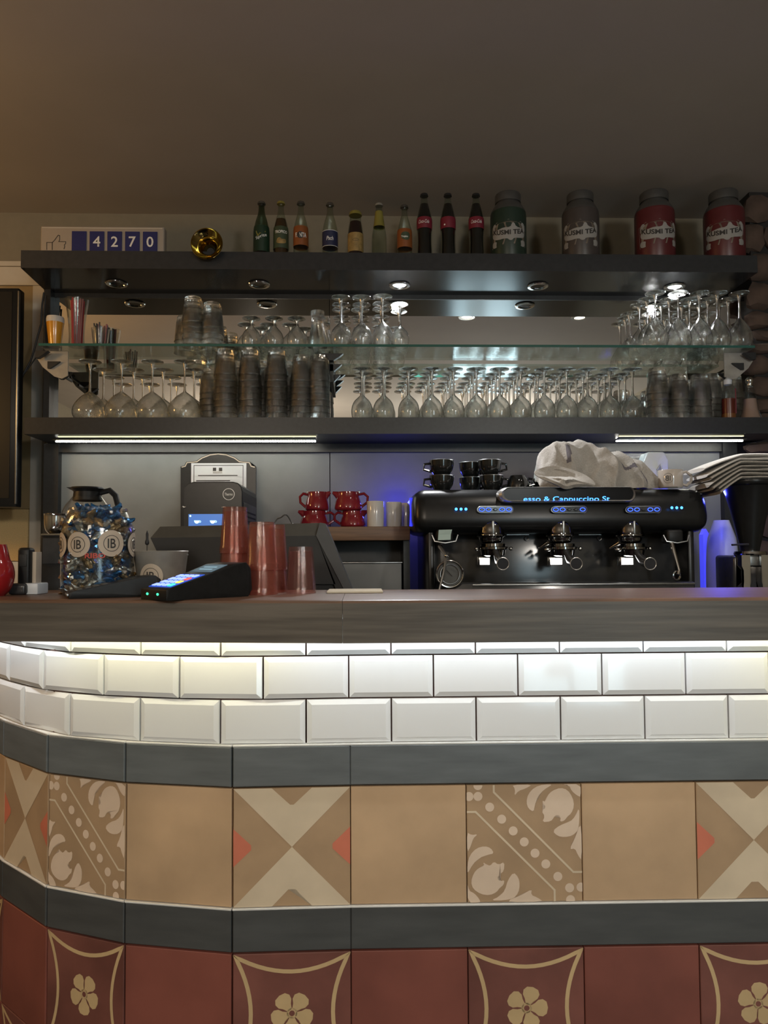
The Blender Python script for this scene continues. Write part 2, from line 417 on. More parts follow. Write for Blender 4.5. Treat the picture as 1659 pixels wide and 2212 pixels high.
# ================================================================ THE BAR FRONT
pix = [(22, 1633), (115, 1669), (279, 1689), (505, 1700), (757, 1695), (1497, 1686)]
def nodes_for(zc): return [PZ(u, v, zc).xy for u, v in pix]
n1 = nodes_for(CAMZ - .39); HC = .39 * .6 / (n1[5] - n1[4]).length
ZCT = CAMZ - HC                                   # top of the cement tile row
nd = nodes_for(ZCT)
rd = (nd[5] - nd[4]) / 3
path = nd[:5] + [nd[4] + rd * k for k in range(1, 7)]
def rot2(v, a): return Vector((v.x * math.cos(a) - v.y * math.sin(a), v.x * math.sin(a) + v.y * math.cos(a)))
dl = (path[0] - path[1]).normalized() * .19
left = []
p = path[0].copy()
for a in (-7, -24):
    q = p + rot2(dl, R(a)); left.insert(0, q); p = q
path = left + path; IN = len(left)               # index of pixel node 22
N757 = IN + 4
def metro_pts():
    out = []
    for i in range(len(path) - 1):
        p0 = path[max(i - 1, 0)]; p1 = path[i]; p2 = path[i + 1]; p3 = path[min(i + 2, len(path) - 1)]
        for k in range(8):
            t = k / 8
            if i >= N757: out.append(p1.lerp(p2, t)); continue
            out.append(.5 * ((2 * p1) + (p2 - p0) * t + (2 * p0 - 5 * p1 + 4 * p2 - p3) * t * t + (3 * p1 - p0 - 3 * p2 + p3) * t ** 3))
    out.append(path[-1]); return out
MP = metro_pts()
cum = [0]
for a, b in zip(MP, MP[1:]): cum.append(cum[-1] + (b - a).length)
def atS(s):
    for i in range(len(cum) - 1):
        if s <= cum[i + 1]: return MP[i].lerp(MP[i + 1], (s - cum[i]) / (cum[i + 1] - cum[i]))
    return MP[-1]
zv = lambda v: zAt(path[N757], v)
ZM3, ZM2, ZM1 = zv(1603), zv(1506.5), zv(1414.5)
bar = thing('bar_counter', 'curved bar front in white metro tiles above patterned beige and dark red tiles', 'bar', (path[N757].x, path[N757].y + .1, 0))
BO = Vector(bar.location)
def slab(name, m, pa, pb, z0, z1, th, bw, bd, parent=bar, off=0.0, g=.001):
    d = (pb - pa); L = d.length; d = d / L; n = Vector((d.y, -d.x))
    bm = BM()
    def V(s, z, o): return bm.verts.new((pa.x + d.x * s + n.x * (off + o) - BO.x, pa.y + d.y * s + n.y * (off + o) - BO.y, z))
    rings = []
    for i, o in ((0, 0), (0, th - bd), (bw, th)):
        a, b = g + i, L - g - i
        rings.append([V(a, z0 + g + i, o), V(b, z0 + g + i, o), V(b, z1 - g - i, o), V(a, z1 - g - i, o)])
    for A, B in zip(rings, rings[1:]):
        for i in range(4): bm.faces.new((A[i], A[(i + 1) % 4], B[(i + 1) % 4], B[i]))
    bm.faces.new(rings[-1]); bm.faces.new(rings[0][::-1])
    return obj(name, bm, m, parent)
# backing body behind the tiles
bm = BM()
inner = [path[-1] + Vector((0, .20)), path[N757] + Vector((-.05, .20)), path[IN] + Vector((.3, .20)), path[0] + Vector((.35, .05))]
prism(bm, [(q.x - BO.x, q.y - BO.y) for q in path + inner], 0, 1.10, 'z')
obj('core', bm, 'grout', bar)
TH = .009
s_anchor = None
for i in range(0, int(cum[-1] * 400)):
    s = i / 400; q = atS(s)
    if project((q.x, q.y, ZM3))[0] >= 660: s_anchor = s; break
SP = .1478
for row, (z0, z1, ph) in enumerate(((ZM3, ZM2, 0), (ZM2, ZM1, .5), (ZM1, ZM1 + .0745, 0))):
    k = -20
    while True:
        sa = s_anchor + (k + ph) * SP; k += 1
        if sa < .15: continue
        if sa + SP > cum[-1]: break
        slab('metro_tile', 'metro_white', atS(sa), atS(sa + SP), z0, z1, TH, .0085, .0035, g=.0014)
# slate and charcoal bands, white beads, cement and red rows (one facet per tile)
ZCB = zv(1949.5); ZR = zv(2048); RT = .20
kinds = {IN: 'X', IN + 1: 'F', IN + 2: 'P', IN + 3: 'X', IN + 4: 'P', IN + 5: 'F', IN + 6: 'P', IN + 7: 'X', IN + 8: 'P', IN - 1: 'P'}
FL_UP = [(690,765),(705,770),(714,745),(735,725),(770,713),(800,722),(822,755),(827,790),(815,820),(795,835),(785,850),(765,854),(770,835),(755,822),(740,835),(728,852),(690,855),(702,830),(688,810),(706,795),(700,779)]
LF1 = [(740,697),(700,698),(660,710),(632,738),(624,772),(632,798),(655,812),(660,785),(672,750),(698,722)]
LF2 = [(848,795),(833,830),(808,855),(765,868),(733,892),(755,913),(785,918),(818,912),(842,890),(848,850)]
LF3 = [(857,868),(842,880),(828,925),(803,968),(828,965),(838,990),(857,1018)]
LF4 = [(565,697),(578,718),(574,745),(592,724),(622,715),(652,698)]
LF5 = [(775,697),(806,703),(818,728),(842,748),(857,752),(857,697)]
def uv(pt): return ((pt[0] - 370) / 488, 1 - (pt[1] - 697) / 486)
def inlay(tile, pa, pb, z0, z1, polys, m, th, lift=.0004, name='inlay'):
    d = pb - pa; n = Vector((d.y, -d.x)).normalized(); bm = BM(); g = .004
    for poly in polys:
        vs = []
        for u, v in poly:
            u = min(max(u, g), 1 - g); v = min(max(v, g), 1 - g)
            q = pa + d * u + n * (th + lift)
            vs.append(bm.verts.new((q.x - BO.x, q.y - BO.y, z0 + (z1 - z0) * v)))
        try: f = bm.faces.new(vs)
        except ValueError: continue
        bmesh.ops.triangulate(bm, faces=[f])
    o = obj(name, bm, m, tile)
    if len(polys) > 1: o['kind'] = 'stuff'
    return o
def circ(cx, cy, r, n=18): return [(cx + r * math.cos(2 * math.pi * i / n), cy + r * math.sin(2 * math.pi * i / n)) for i in range(n)]
def stroke(pts, w):
    """mitred strip of quads along a polyline"""
    pts = [Vector((p[0], p[1])) for p in pts]; n = len(pts); L, Rr = [], []
    closed = (pts[0] - pts[-1]).length < 1e-6
    for i in range(n):
        a = pts[i - 1] if i else (pts[-2] if closed else pts[0]); b = pts[i]; c = pts[i + 1] if i < n - 1 else (pts[1] if closed else pts[-1])
        d1 = (b - a).normalized() if (b - a).length > 1e-9 else (c - b).normalized(); d2 = (c - b).normalized() if (c - b).length > 1e-9 else d1
        n1 = Vector((-d1.y, d1.x)); n2 = Vector((-d2.y, d2.x)); m = n1 + n2
        m = m.normalized() if m.length > 1e-6 else n1
        k = min(2.0, 1 / max(.3, m.dot(n1))) * w / 2
        L.append(b + m * k); Rr.append(b - m * k)
    return [[tuple(L[i]), tuple(Rr[i]), tuple(Rr[i + 1]), tuple(L[i + 1])] for i in range(n - 1)]
def smoothp(pts, it=2):
    for _ in range(it):
        o = []
        for i in range(len(pts)):
            a, b = pts[i], pts[(i + 1) % len(pts)]
            o += [(a[0] * .75 + b[0] * .25, a[1] * .75 + b[1] * .25), (a[0] * .25 + b[0] * .75, a[1] * .25 + b[1] * .75)]
        pts = o
    return pts
def floral(tile, *a):
    P1 = [[uv(p) for p in smoothp(f, 1)] for f in (FL_UP, LF1, LF2, LF3, LF4, LF5)]
    P2 = [[(1 - v, 1 - u) for u, v in f] for f in P1]
    inlay(tile, *a, P1 + P2, 'cement_pink', TH, name='inlay')
    dots = [(382, 745), (420, 745), (469, 790), (519, 840), (567, 889), (613, 935), (658, 982), (703, 1027), (753, 1079), (802, 1126), (850, 1124), (420, 700), (805, 1175)]
    inlay(tile, *a, [circ(*uv(p), .039) for p in dots], 'cement_pink', TH, name='dot_inlay')
    inlay(tile, *a, stroke([(.24, 1), (.24, .935), (.92, .25), (1, .25)], .017) + stroke([(0, .77), (.08, .77), (.755, .1), (.755, 0)], .017), 'cement_cream', TH, name='line_inlay')
def cross(tile, *a):
    inlay(tile, *a, [[(0, 1), (.33, 1), (.485, .855), (.515, .855), (.67, 1), (1, 1), (.5, .5)]], 'cement_cream', TH)
    inlay(tile, *a, [[(0, 0), (.5, .5), (1, 0), (.67, 0), (.53, .145), (.47, .145), (.33, 0)]], 'cement_cream', TH)
    inlay(tile, *a, [[(0, .66), (.155, .52), (.155, .48), (0, .34)]], 'cement_coral', TH, name='diamond_inlay')
    inlay(tile, *a, [[(1, .66), (1, .34), (.845, .48), (.845, .52)]], 'cement_coral', TH, name='diamond_inlay')
def rosette(tile, rotd, *a):
    st = []
    for q in range(4):
        arc = []
        for k in range(15):
            t = k / 14; s = .155 * math.sin(math.pi * t) ** .8
            arc.append([(t, 1 - s), (1 - s, t), (t, s), (s, t)][q])
        st += stroke(arc, .034)
    inlay(tile, *a, st, 'cement_straw', TH, name='arc_inlay')
    pt = []
    for k in range(5):
        an = R(rotd + 72 * k); d = Vector((math.cos(an), math.sin(an)))
        pt.append([(.5 + d.x * r * .95 - d.y * s, .5 + d.y * r * .95 + d.x * s) for r, s in ((.03, -.018), (.075, -.04), (.105, -.066), (.145, -.072), (.18, -.05), (.192, 0), (.18, .05), (.145, .072), (.105, .066), (.075, .04), (.03, .018))])
    pt.append(circ(.5, .5, .045, 16))
    inlay(tile, *a, pt, 'cement_straw', TH, name='petal_inlay')
    inlay(tile, *a, [circ(.5, .5, .024, 12)], 'cement_red_worn', TH, .0007, name='centre_inlay')
for i in range(IN - 2, len(path) - 1):
    pa, pb = path[i], path[i + 1]
    if i <= N757:
      pe = path[-1] if i == N757 else pb
      slab('slate_border', 'slate_band', pa, pe, ZCT + .003, ZM3 - .002, .013, .0015, .0015, g=.0004)
      slab('bead', 'white_bead', pa, pe, ZM3 - .0025, ZM3 + .0005, .0125, .0005, .0005, g=0)
      slab('bead', 'white_bead', pa, pe, ZCB - .0035, ZCB - .0005, .0125, .0005, .0005, g=0)
      slab('charcoal_border', 'charcoal_band', pa, pe, ZR + .003, ZCB - .004, .011, .0015, .0015, g=.0004)
    k = kinds.get(i, 'P')
    t = slab('cement_tile', {'X': 'cement_brown', 'F': 'cement_brown', 'P': 'cement_beige'}[k], pa, pb, ZCB, ZCT, TH, .0012, .001, g=.0008)
    if k == 'X': cross(t, pa, pb, ZCB, ZCT)
    if k == 'F': floral(t, pa, pb, ZCB, ZCT)
    for r in range(3):
        z1 = ZR - r * RT; z0 = z1 - RT
        ros = ((i - IN) % 2 == 1) if r % 2 == 0 else ((i - IN) % 2 == 0)
        t = slab('red_tile', 'cement_red_worn' if ros else 'cement_red', pa, pb, z0, z1, TH, .0012, .001, g=.0008)
        if ros and r < 2: rosette(t, 0 if i - IN == 5 else (-90 if i - IN < 5 else 12), pa, pb, z0, z1)
# light strip under the counter edge
def strip(name, m, s0, s1, off, z, parent):
    n = max(2, int((s1 - s0) / .06)); pts = []
    for k in range(n + 1):
        q = atS(s0 + (s1 - s0) * k / n); q2 = atS(min(cum[-1], s0 + (s1 - s0) * k / n + .01)); d = (q2 - q)
        d = d.normalized() if d.length > 1e-6 else Vector((1, 0)); q = q + Vector((d.y, -d.x)) * off
        pts.append((q.x, q.y, z))
    bm = BM(); tube(bm, pts, .004, 6); return obj(name, bm, m, parent)
ls = thing('bar_light_strip', 'glowing light strip tucked under the wooden bar top above the white tiles', 'light strip', (0, 0, 0))
def sAtU(u):
    for i in range(0, int(cum[-1] * 400)):
        q = atS(i / 400)
        if project((q.x, q.y, ZM2))[0] >= u: return i / 400
    return cum[-1]
sw = [.2, sAtU(140), sAtU(620), sAtU(1330), sAtU(1600), cum[-1] - .02]
for a, b, m in ((sw[0], sw[1], 'bar_led_cool'), (sw[1], sw[2], 'bar_led_warm'), (sw[2], sw[3], 'bar_led_cool'), (sw[3], sw[4], 'bar_led_cool'), (sw[4], sw[5], 'bar_led_warm')):
    strip('glowing_tube', m, a, b, .045, 1.095, ls)
# wooden bar top: two boards
ZCBT, ZTOP = CAMZ - .1435, CAMZ - .074
fr = [PZ(-140, 1384, ZCBT).xy, PZ(0, 1385.5, ZCBT).xy, PZ(740, 1390, ZCBT).xy, PZ(1659, 1383.5, ZCBT).xy]
fr.append(fr[3] + (fr[3] - fr[2]).normalized() * .48)
top = thing('wooden_counter', 'dark brown wooden bar top with a thick front edge and a joint', 'counter top', (fr[2].x, fr[2].y, ZTOP))
def board(pts, g0, g1):
    pts = [p_.copy() for p_ in pts]
    d0 = (pts[1] - pts[0]).normalized(); d1 = (pts[-1] - pts[-2]).normalized()
    pts[0] += d0 * g0; pts[-1] -= d1 * g1
    bm = BM(); prof = [(0, ZCBT), (-.0, ZTOP - .005), (.0015, ZTOP - .0015), (.006, ZTOP), (.345, ZTOP), (.345, ZTOP - .022), (.028, ZTOP - .022), (.024, ZCBT)]
    rings = []
    for q in pts:
        rings.append([bm.verts.new((q.x - fr[2].x, q.y + a - fr[2].y, z - ZTOP)) for a, z in prof])
    for A, B in zip(rings, rings[1:]):
        for k in range(len(prof)): bm.faces.new((A[k], A[(k + 1) % len(prof)], B[(k + 1) % len(prof)], B[k]))
    bm.faces.new(rings[0]); bm.faces.new(rings[-1][::-1])
    o = obj('board', bm, 'counter_wood', top)
    o.data.materials.append(MATS['counter_top_wood'])
    for f in o.data.polygons:
        if f.normal.z > .25: f.material_index = 1
    return o
board(fr[:3], 0, .0003); board(fr[2:], .0003, 0)
# lower service counter inside the bar and back counter by the wall
sc_ = thing('service_counter', 'dark working counter inside the bar behind the raised bar top', 'counter', (.1, 1.56, 0))
qbox('worktop', 'steel_dull', sc_, -1.0, 1.1, .0, .30, .88, .92, .004); qbox('cabinet', 'black_board', sc_, -1.0, 1.1, .02, .29, 0, .88)
bc = thing('back_counter', 'black back counter under the grey wall panels carrying the coffee machine', 'counter', (.1, 2.1, 0))
BCZ = .93
qbox('worktop', 'black_satin', bc, -1.25, 1.25, 0, .555, .90, BCZ, .004); qbox('cabinet', 'black_board', bc, -1.22, 1.22, .03, .55, 0, .90)
for k in range(4):
    d = qbox('door', 'black_satin', bc, -1.2 + .6 * k + .005, -.6 + .6 * k - .005, .01, .03, .08, .88, .002)
    qbox('handle', 'steel_dull', d, -1.2 + .6 * k + .25, -1.2 + .6 * k + .35, 0, .01, .8, .812, .002)

# ================================================================ SHELF UNIT
SF, MY = 2.45, 2.69
ZT1 = Z(546, SF); ZT0 = Z(583.5, SF); ZB1 = Z(901.5, SF); ZB0 = Z(937, SF)
xl, xr = X(45, SF, 560), X(1636, SF, 560)
unit = thing('wall_shelf_unit', 'black wall shelf unit with mirrored back and recessed downlights', 'shelf unit', (0, MY, 0))
def U(name, m, x0, x1, y0, y1, z0, z1, b=0.0, parent=None): return qbox(name, m, parent or unit, x0, x1, y0 - MY, y1 - MY, z0, z1, b)
tb = BM(); prism(tb, [(xl, SF - MY), (xr, SF - MY), (xr, .02), (X(97, 2.66, 630), .02), (X(97, 2.66, 630), -.03)], ZT0, ZT1, 'z')
tb_o = obj('top_shelf', tb, 'black_gloss', unit)
xbl, xbr = X(52, SF, 920), X(1700, SF, 920)
lb = BM(); prism(lb, [(xbl, SF - MY), (xbr, SF - MY), (xbr, -.075), (xr, -.075), (xr, .02), (X(97, 2.62, 950), .02), (X(97, 2.62, 950), -.05)], ZB0, ZB1, 'z')
obj('lower_shelf', lb, 'black_board', unit)
mx0, mxm, mx1 = X(117, MY, 800), X(712, MY, 800), X(1620, MY, 800)
U('mirror', 'mirror', mx0, mxm - .001, MY, MY + .006, ZB1, ZT0 - .001); U('mirror', 'mirror', mxm + .001, mx1, MY, MY + .006, ZB1, ZT0 - .001)
U('back_rail', 'black_board', mx0, mx1, MY - .004, MY, ZT0 - .016, ZT0)
U('post', 'black_board', X(97, 2.66, 800), mx0, 2.65, MY + .01, ZB1, ZT0); U('post', 'black_board', mx1, mx1 + .025, 2.65, MY + .01, ZB1, ZT0)
U('post', 'black_board', X(97, 2.66, 800), X(131, 2.67, 800), 2.66, MY + .01, .93, ZB0); U('post', 'black_board', X(1560, 2.67, 1000), X(1590, 2.67, 1000), 2.66, MY + .01, .93, ZB0)
U('back_panel', 'grey_panel', X(130, MY), mxm - .0015, MY, MY + .012, BCZ, ZB0 - .02); U('back_panel', 'grey_panel', mxm + .0015, X(1562, MY), MY, MY + .012, BCZ, ZB0 - .02)
U('backing_board', 'seam_black', X(98, MY), mx1, MY + .013, MY + .02, BCZ, ZT0 - .001)
U('batten', 'black_board', X(130, MY), X(1562, MY), MY - .02, MY, ZB0 - .03, ZB0)
DL = [(252, 614, 0), (560, 617, 0), (863, 620, 1), (1162, 620, 0), (1457, 612, 1)]
for u, v, lit in DL:
    Yd = 2.585; c = P(u, v, Yd); dx, dz = c.x, ZT0
    bm = BM(); lathe(bm, [(.021, 0), (.036, 0), (.038, -.002), (.036, -.005), (.027, -.006), (.022, -.002), (.021, 0)], 32, (dx, Yd - MY, dz)); rg = obj('downlight_ring', bm, 'chrome', unit, True)
    bm = BM(); lathe(bm, [(0, -.0015), (.0215, -.0015), (.0215, 0), (0, 0)], 24, (dx, Yd - MY, dz)); obj('downlight_lens', bm, 'downlight_lens' if lit else 'dark_lens', rg)
    if lit:
        light('downlight_beam', 'SPOT', (dx, Yd, dz - .012), 64, (.97, .98, 1), .018, spot_size=R(150), spot_blend=.9)
# LED strips under the lower shelf
def led(u0, u1, label):
    Yl = 2.578; x0, x1 = X(u0, Yl, 950), X(u1, Yl, 950)
    t = thing('led_strip', label, 'light strip', ((x0 + x1) / 2, Yl, ZB0)); L = (x1 - x0) / 2
    qbox('channel', 'led_channel', t, -L, L, -.028, .012, -.004, 0, .001)
    bm = BM(); n = int((x1 - x0) / .009)
    for k in range(n):
        a = -L + (k + .5) * (x1 - x0) / n; box(bm, a - .003, a + .003, -.003, .003, -.0075, -.004)
    o = obj('diode_row', bm, 'led_white', t); o['kind'] = 'stuff'
    cxl = (x0 + x1) / 2; qbox('reflection_line', 'led_reflection', t, x0 * .97 - cxl + .01, x1 * .97 - cxl, -.085, -.078, -.003, .0, .001)  # emissive strip stands in for the yellowish reflection of the LED row
mat('led_reflection', (.6, .58, .4), .4, emit=(.75, .70, .40), es=1.1)
led(120, 683, 'bright white light strip under the left half of the lower shelf')
led(1330, 1605, 'short white light strip under the right end of the lower shelf')
# glass shelf and brackets
GF, GR = 2.475, 2.648
ZG = Z(749, GF); gl0, gl1 = X(83, GF, 747), X(1631, GF, 747)
gs = thing('glass_shelf', 'long greenish clear glass shelf across the mirror between the black shelves', 'shelf', ((gl0 + gl1) / 2, GF, ZG))
L = (gl1 - gl0) / 2; GT = .0085
qbox('pane', 'glass_shelf', gs, -L, L, .001, GR - GF, 0, GT)
qbox('polished_edge', 'glass_edge', gs, -L, L, 0, .001, 0, GT)
def bracket(xc, side, label):
    t = thing('shelf_bracket', label, 'bracket', (xc, 2.66, ZG))
    if side:
        poly = [(0, 0), (side * -.045, 0), (side * -.040, -.025), (side * -.02, -.055), (side * .02, -.088), (side * .045, -.095), (side * .065, -.085), (side * .065, 0)]
        bm = BM(); prism(bm, poly, -.120, -.115); obj('plate', bm, 'zinc', t)
    else:
        qbox('plate', 'pos_grey', t, -.006, .006, -.1, .03, -.10, -.002)
    for k in range(3):
        for sd in ((side,) if side else (-1, 1)):
            z0 = -.008 - .030 * k; x0 = (side * (-.03 + .03 * k) if side else 0)
            wd = .042 - (.006 * k if not side else 0)
            y0 = -.155 + .025 * k if side else -.13 + .03 * k
            bm = BM(); prism(bm, [(x0, z0), (x0 + sd * wd, z0), (x0 + sd * wd * .7, z0 - .010), (x0 + sd * .008, z0 - .024), (x0, z0 - .024)], y0, y0 + .02); obj('prong', bm, 'black_board', t)
            qbox('prong_arm', 'black_satin', t, min(x0, x0 + sd * .006), max(x0, x0 + sd * .006), y0 + .018, .0, z0 - .012, z0 - .004)
bracket(X(100, 2.52, 760), 1, 'grey quarter-round shelf bracket with black prongs at the left post')
bracket(X(716, 2.56, 760), 0, 'black stepped shelf bracket in the middle, right of the tall tumbler stacks')
bracket(X(1600, 2.55, 760), -1, 'grey quarter-round shelf bracket with black prongs at the right end')

# ================================================================ GLASSWARE
def lobj(name, prof, segs, m, parent=None, smooth=True, loc=None, **k):
    bm = BM(); lathe(bm, prof, segs, **k); return obj(name, bm, m, parent, smooth, loc)
def stem_glass(kind, label, group, H, rr, rw, hb, rf, zw=.35, hs=None, sw=.0042):
    """upside-down stemmed glass standing on its rim: H height, rr rim radius, rw widest radius, hb bowl height, rf foot radius"""
    t = thing(kind, label, 'glass', (0, 0, 0), 0, group); g = 'glass_clear'
    o = [(rr, 0), ((rr + rw) / 2 + (rw - rr) * .25, hb * zw * .5), (rw, hb * zw), (rw * .93, hb * (zw + .22)), (rw * .70, hb * (zw + .42)), (rw * .36, hb * .93), (sw * 1.5, hb * 1.02)]
    if zw > .6: o = [(rr, 0), (rr * 1.02, hb * .3), (rw, hb * .55), (rw * .93, hb * .75), (rw * .6, hb * .93), (sw * 1.6, hb * 1.03)]
    prof = smoothopen(o, 2)
    inn = [(max(r - .0014, 0.0), z - .0006) for r, z in prof[::-1]]
    lobj('bowl', prof[::-1] + [(rr - .0007, -.0)] + inn[::-1], 22, g, t)
    st = smoothopen([(sw * 1.5, hb * 1.02), (sw * .95, hb * 1.1), (sw * .8, (hb + H) / 2), (sw * .9, H - .02), (sw * 2.0, H - .007)], 1)
    lobj('stem', st, 12, g, t)
    lobj('foot', [(sw * 2.0, H - .007), (rf * .5, H - .0035), (rf, H - .0028), (rf, H - .0012), (rf * .5, H - .0002), (0, H)], 22, g, t)
    return t
def smoothopen(pts, it=1):
    for _ in range(it):
        o = [pts[0]]
        for a, b in zip(pts, pts[1:]):
            o += [(a[0] * .75 + b[0] * .25, a[1] * .75 + b[1] * .25), (a[0] * .25 + b[0] * .75, a[1] * .25 + b[1] * .75)]
        pts = [o[0]] + o[2:-2] + [pts[-1]] if len(o) > 4 else o
    return pts
used = set()
def put(proto, loc, label, group=None, rz=None):
    loc = Vector(loc)
    if proto.name not in used:
        used.add(proto.name); proto.location = loc; proto['label'] = label
        if group: proto['group'] = group
        if rz is not None: proto.rotation_euler = (0, 0, rz)
        return proto
    return dup(proto, loc, rz, label, group)
rg = random.Random(11)
rowname = ['front', 'second', 'rear']
# --- lower shelf, right: upside-down wine glasses
G1 = 'upside-down wine glasses on the lower shelf'
wg = stem_glass('wine_glass', 'x', G1, .180, .030, .0375, .086, .034, .38)
cols = [782, 830] + [885 + 48.6 * k for k in range(11)]
n = len(cols)
for ci, u in enumerate(cols):
    for ri, Y in enumerate((2.515, 2.585, 2.648)):
        if ci < 2 and ri == 0: pass
        x = X(u, 2.5, 850) + rg.uniform(-.003, .003)
        if ri and ci < 2: x += .004
        put(wg, (x, Y, ZB1), f'upside-down wine glass on the lower shelf, {rowname[ri]} row, {ordn(ci)} column from the left', G1, rg.uniform(0, 6))
# --- lower shelf, left: balloon glasses
G2 = 'large balloon glasses on the lower shelf'
bg = stem_glass('balloon_glass', 'x', G2, .205, .044, .0575, .098, .037, .30, sw=.0036)
for ci, u in enumerate((194, 262.5, 329, 399)):
    for ri, Y in enumerate((2.52, 2.635)):
        put(bg, (X(u, 2.52, 850) + ri * .006, Y, ZB1), f'large upside-down balloon glass on the lower shelf, {["front", "rear"][ri]} row, {ordn(ci)} from the left', G2, rg.uniform(0, 6))
# --- tumblers
def tumbler(kind, label, group, h=.092, r0=.0385, r1=.0275, facets=9):
    t = thing(kind, label, 'glass', (0, 0, 0), 0, group)
    bm = BM(); segs = 27
    prof = [(r0, 0), (r0 * .985, h * .22), (r0 * .93, h * .30), (r1 * 1.06, h * .93), (r1 * .97, h), (0, h)]
    fl = [0, 0, .03, .045, .03, 0]
    rings = []
    for (r, z), f in zip(prof, fl):
        if r == 0: rings.append([bm.verts.new((0, 0, z))]); continue
        rings.append([bm.verts.new(((r * (1 + f * math.cos(facets * 2 * math.pi * i / segs))) * math.cos(2 * math.pi * i / segs), (r * (1 + f * math.cos(facets * 2 * math.pi * i / segs))) * math.sin(2 * math.pi * i / segs), z)) for i in range(segs)])
    for a, b in zip(rings, rings[1:]):
        for i in range(segs):
            j = (i + 1) % segs
            if len(b) == 1: bm.faces.new((a[i], a[j], b[0]))
            else: bm.faces.new((a[i], a[j], b[j], b[i]))
    obj('body', bm, 'glass_tumbler', t)
    lobj('inner_wall', [(r0 - .002, 0.0), (r0 * .93 - .0035, h * .3), (r1 * .86, h * .86), (0, h * .88)], 20, 'glass_tumbler', t)
    lobj('rim', [(r0 + .0006, 0), (r0 + .0012, .0015), (r0, .003), (r0 - .002, .0015), (r0 - .001, 0), (r0 + .0006, 0)], 27, 'glass_clear', t)
    return t
G3 = 'stacked tumblers on the lower shelf'
tm = tumbler('tumbler', 'x', G3)
def stack(u, Y, base, nn, pitch, desc, group, lean=0.0, proto=tm, yr=0):
    x = X(u, Y, 850)
    for k in range(nn):
        pos = 'bottom' if k == 0 else ('topmost' if k == nn - 1 else ordn(k) + ' up')
        put(proto, (x + lean * k + rg.uniform(-.0012, .0012), Y + rg.uniform(-.001, .001), base + pitch * k), f'upside-down tumbler, {pos} in the {desc}', group, rg.uniform(0, 6))
for ci, (u, nn, ln) in enumerate(((487, 8, 0), (540, 8, 0), (597, 8, 0), (650, 7, .0005), (690, 7, -.0004))):
    stack(u, 2.515, ZB1, nn, .0218, f'{ordn(ci)} front stack left of the middle bracket', G3, ln)
for ci, (u, nn) in enumerate(((455, 6), (513, 7), (568, 7), (622, 7), (674, 6))):
    stack(u, 2.605, ZB1, nn, .0218, f'{ordn(ci)} rear stack left of the middle bracket', G3)
G3b = 'stacked tumblers at the right end of the lower shelf'
for ci, (u, nn, Y) in enumerate(((1420, 5, 2.515), (1466, 4, 2.515), (1512, 4, 2.515), (1536, 5, 2.60), (1441, 4, 2.605), (1488, 4, 2.605), (1583, 5, 2.60))):
    stack(u, Y, ZB1, nn, .0225, f'{ordn(ci)} stack beside the syrup bottle', G3b)
# --- glass shelf
ZS = ZG + GT
G4 = 'tumblers stacked on the glass shelf'
for ci, (u, nn, Y) in enumerate(((416, 5, 2.515), (458, 4, 2.515), (400, 3, 2.60), (452, 4, 2.60))):
    stack(u, Y, ZS, nn, .0195, f'{["tall front-left", "front-right", "rear-left", "rear-right"][ci]} pair of stacks on the glass shelf'.replace('pair of stacks', 'stack'), G4)
G5 = 'short-stemmed glasses on the glass shelf'
sg = stem_glass('short_stemmed_glass', 'x', G5, .100, .029, .0335, .070, .031, .35, sw=.005)
for ci, u in enumerate((543, 592, 641)):
    for ri, Y in enumerate((2.512, 2.585, 2.632)):
        if ri == 2 and ci == 1: continue
        put(sg, (X(u, 2.512, 700) + (-.028 if ri == 1 else 0.01 * ri), Y, ZS), f'short-stemmed upside-down glass on the glass shelf, {rowname[ri]} row, {ordn(ci)} from the left', G5, 0)
G6 = 'flared glasses beside the mirror seam'
fg = thing('flared_glass', 'x', 'glass', (0, 0, 0), 0, G6)
pf = smoothopen([(.0335, 0), (.032, .02), (.026, .05), (.021, .08), (.022, .104), (.0235, .118), (.023, .124)], 1)
lobj('body', pf + [(0, .124)], 22, 'glass_clear', fg); lobj('inner_wall', [(r - .0022, z) for r, z in pf[:-2]] + [(0, .112)], 20, 'glass_clear', fg)
for i, (u, Y) in enumerate(((686, 2.515), (700, 2.59))):
    put(fg, (X(u, Y, 700), Y, ZS), ['flared clear glass standing upside down just left of the mirror seam', 'second flared glass right behind the first at the mirror seam'][i], G6)
G7 = 'wine glasses on the glass shelf by the lit downlight'
for ci, (u, sc) in enumerate(((736, 1), (780, 1), (827, 1.02), (864, .87))):
    for ri, Y in enumerate((2.515, 2.59, 2.645)):
        if ci == 3 and ri == 2: continue
        o = put(wg, (X(u, 2.515, 700) + rg.uniform(-.003, .003), Y, ZS), f'upside-down wine glass on the glass shelf, {rowname[ri]} row, {ordn(ci)} column right of the mirror seam', G7, rg.uniform(0, 6))
        o.scale = (.97 * sc, .97 * sc, .97 * sc)
G8 = 'tulip glasses at the right end of the glass shelf'
tg = stem_glass('tulip_glass', 'x', G8, .196, .033, .0425, .104, .034, .28)
for ci, u in enumerate((1421, 1470, 1516, 1556, 1602)):
    for ri, Y in enumerate((2.515, 2.582, 2.642)):
        put(tg, (X(u, 2.5, 700) - .004 * ri + rg.uniform(-.002, .002), Y, ZS), f'upside-down tulip glass on the glass shelf, {rowname[ri]} row, {ordn(ci)} column near the right end', G8, rg.uniform(0, 6))
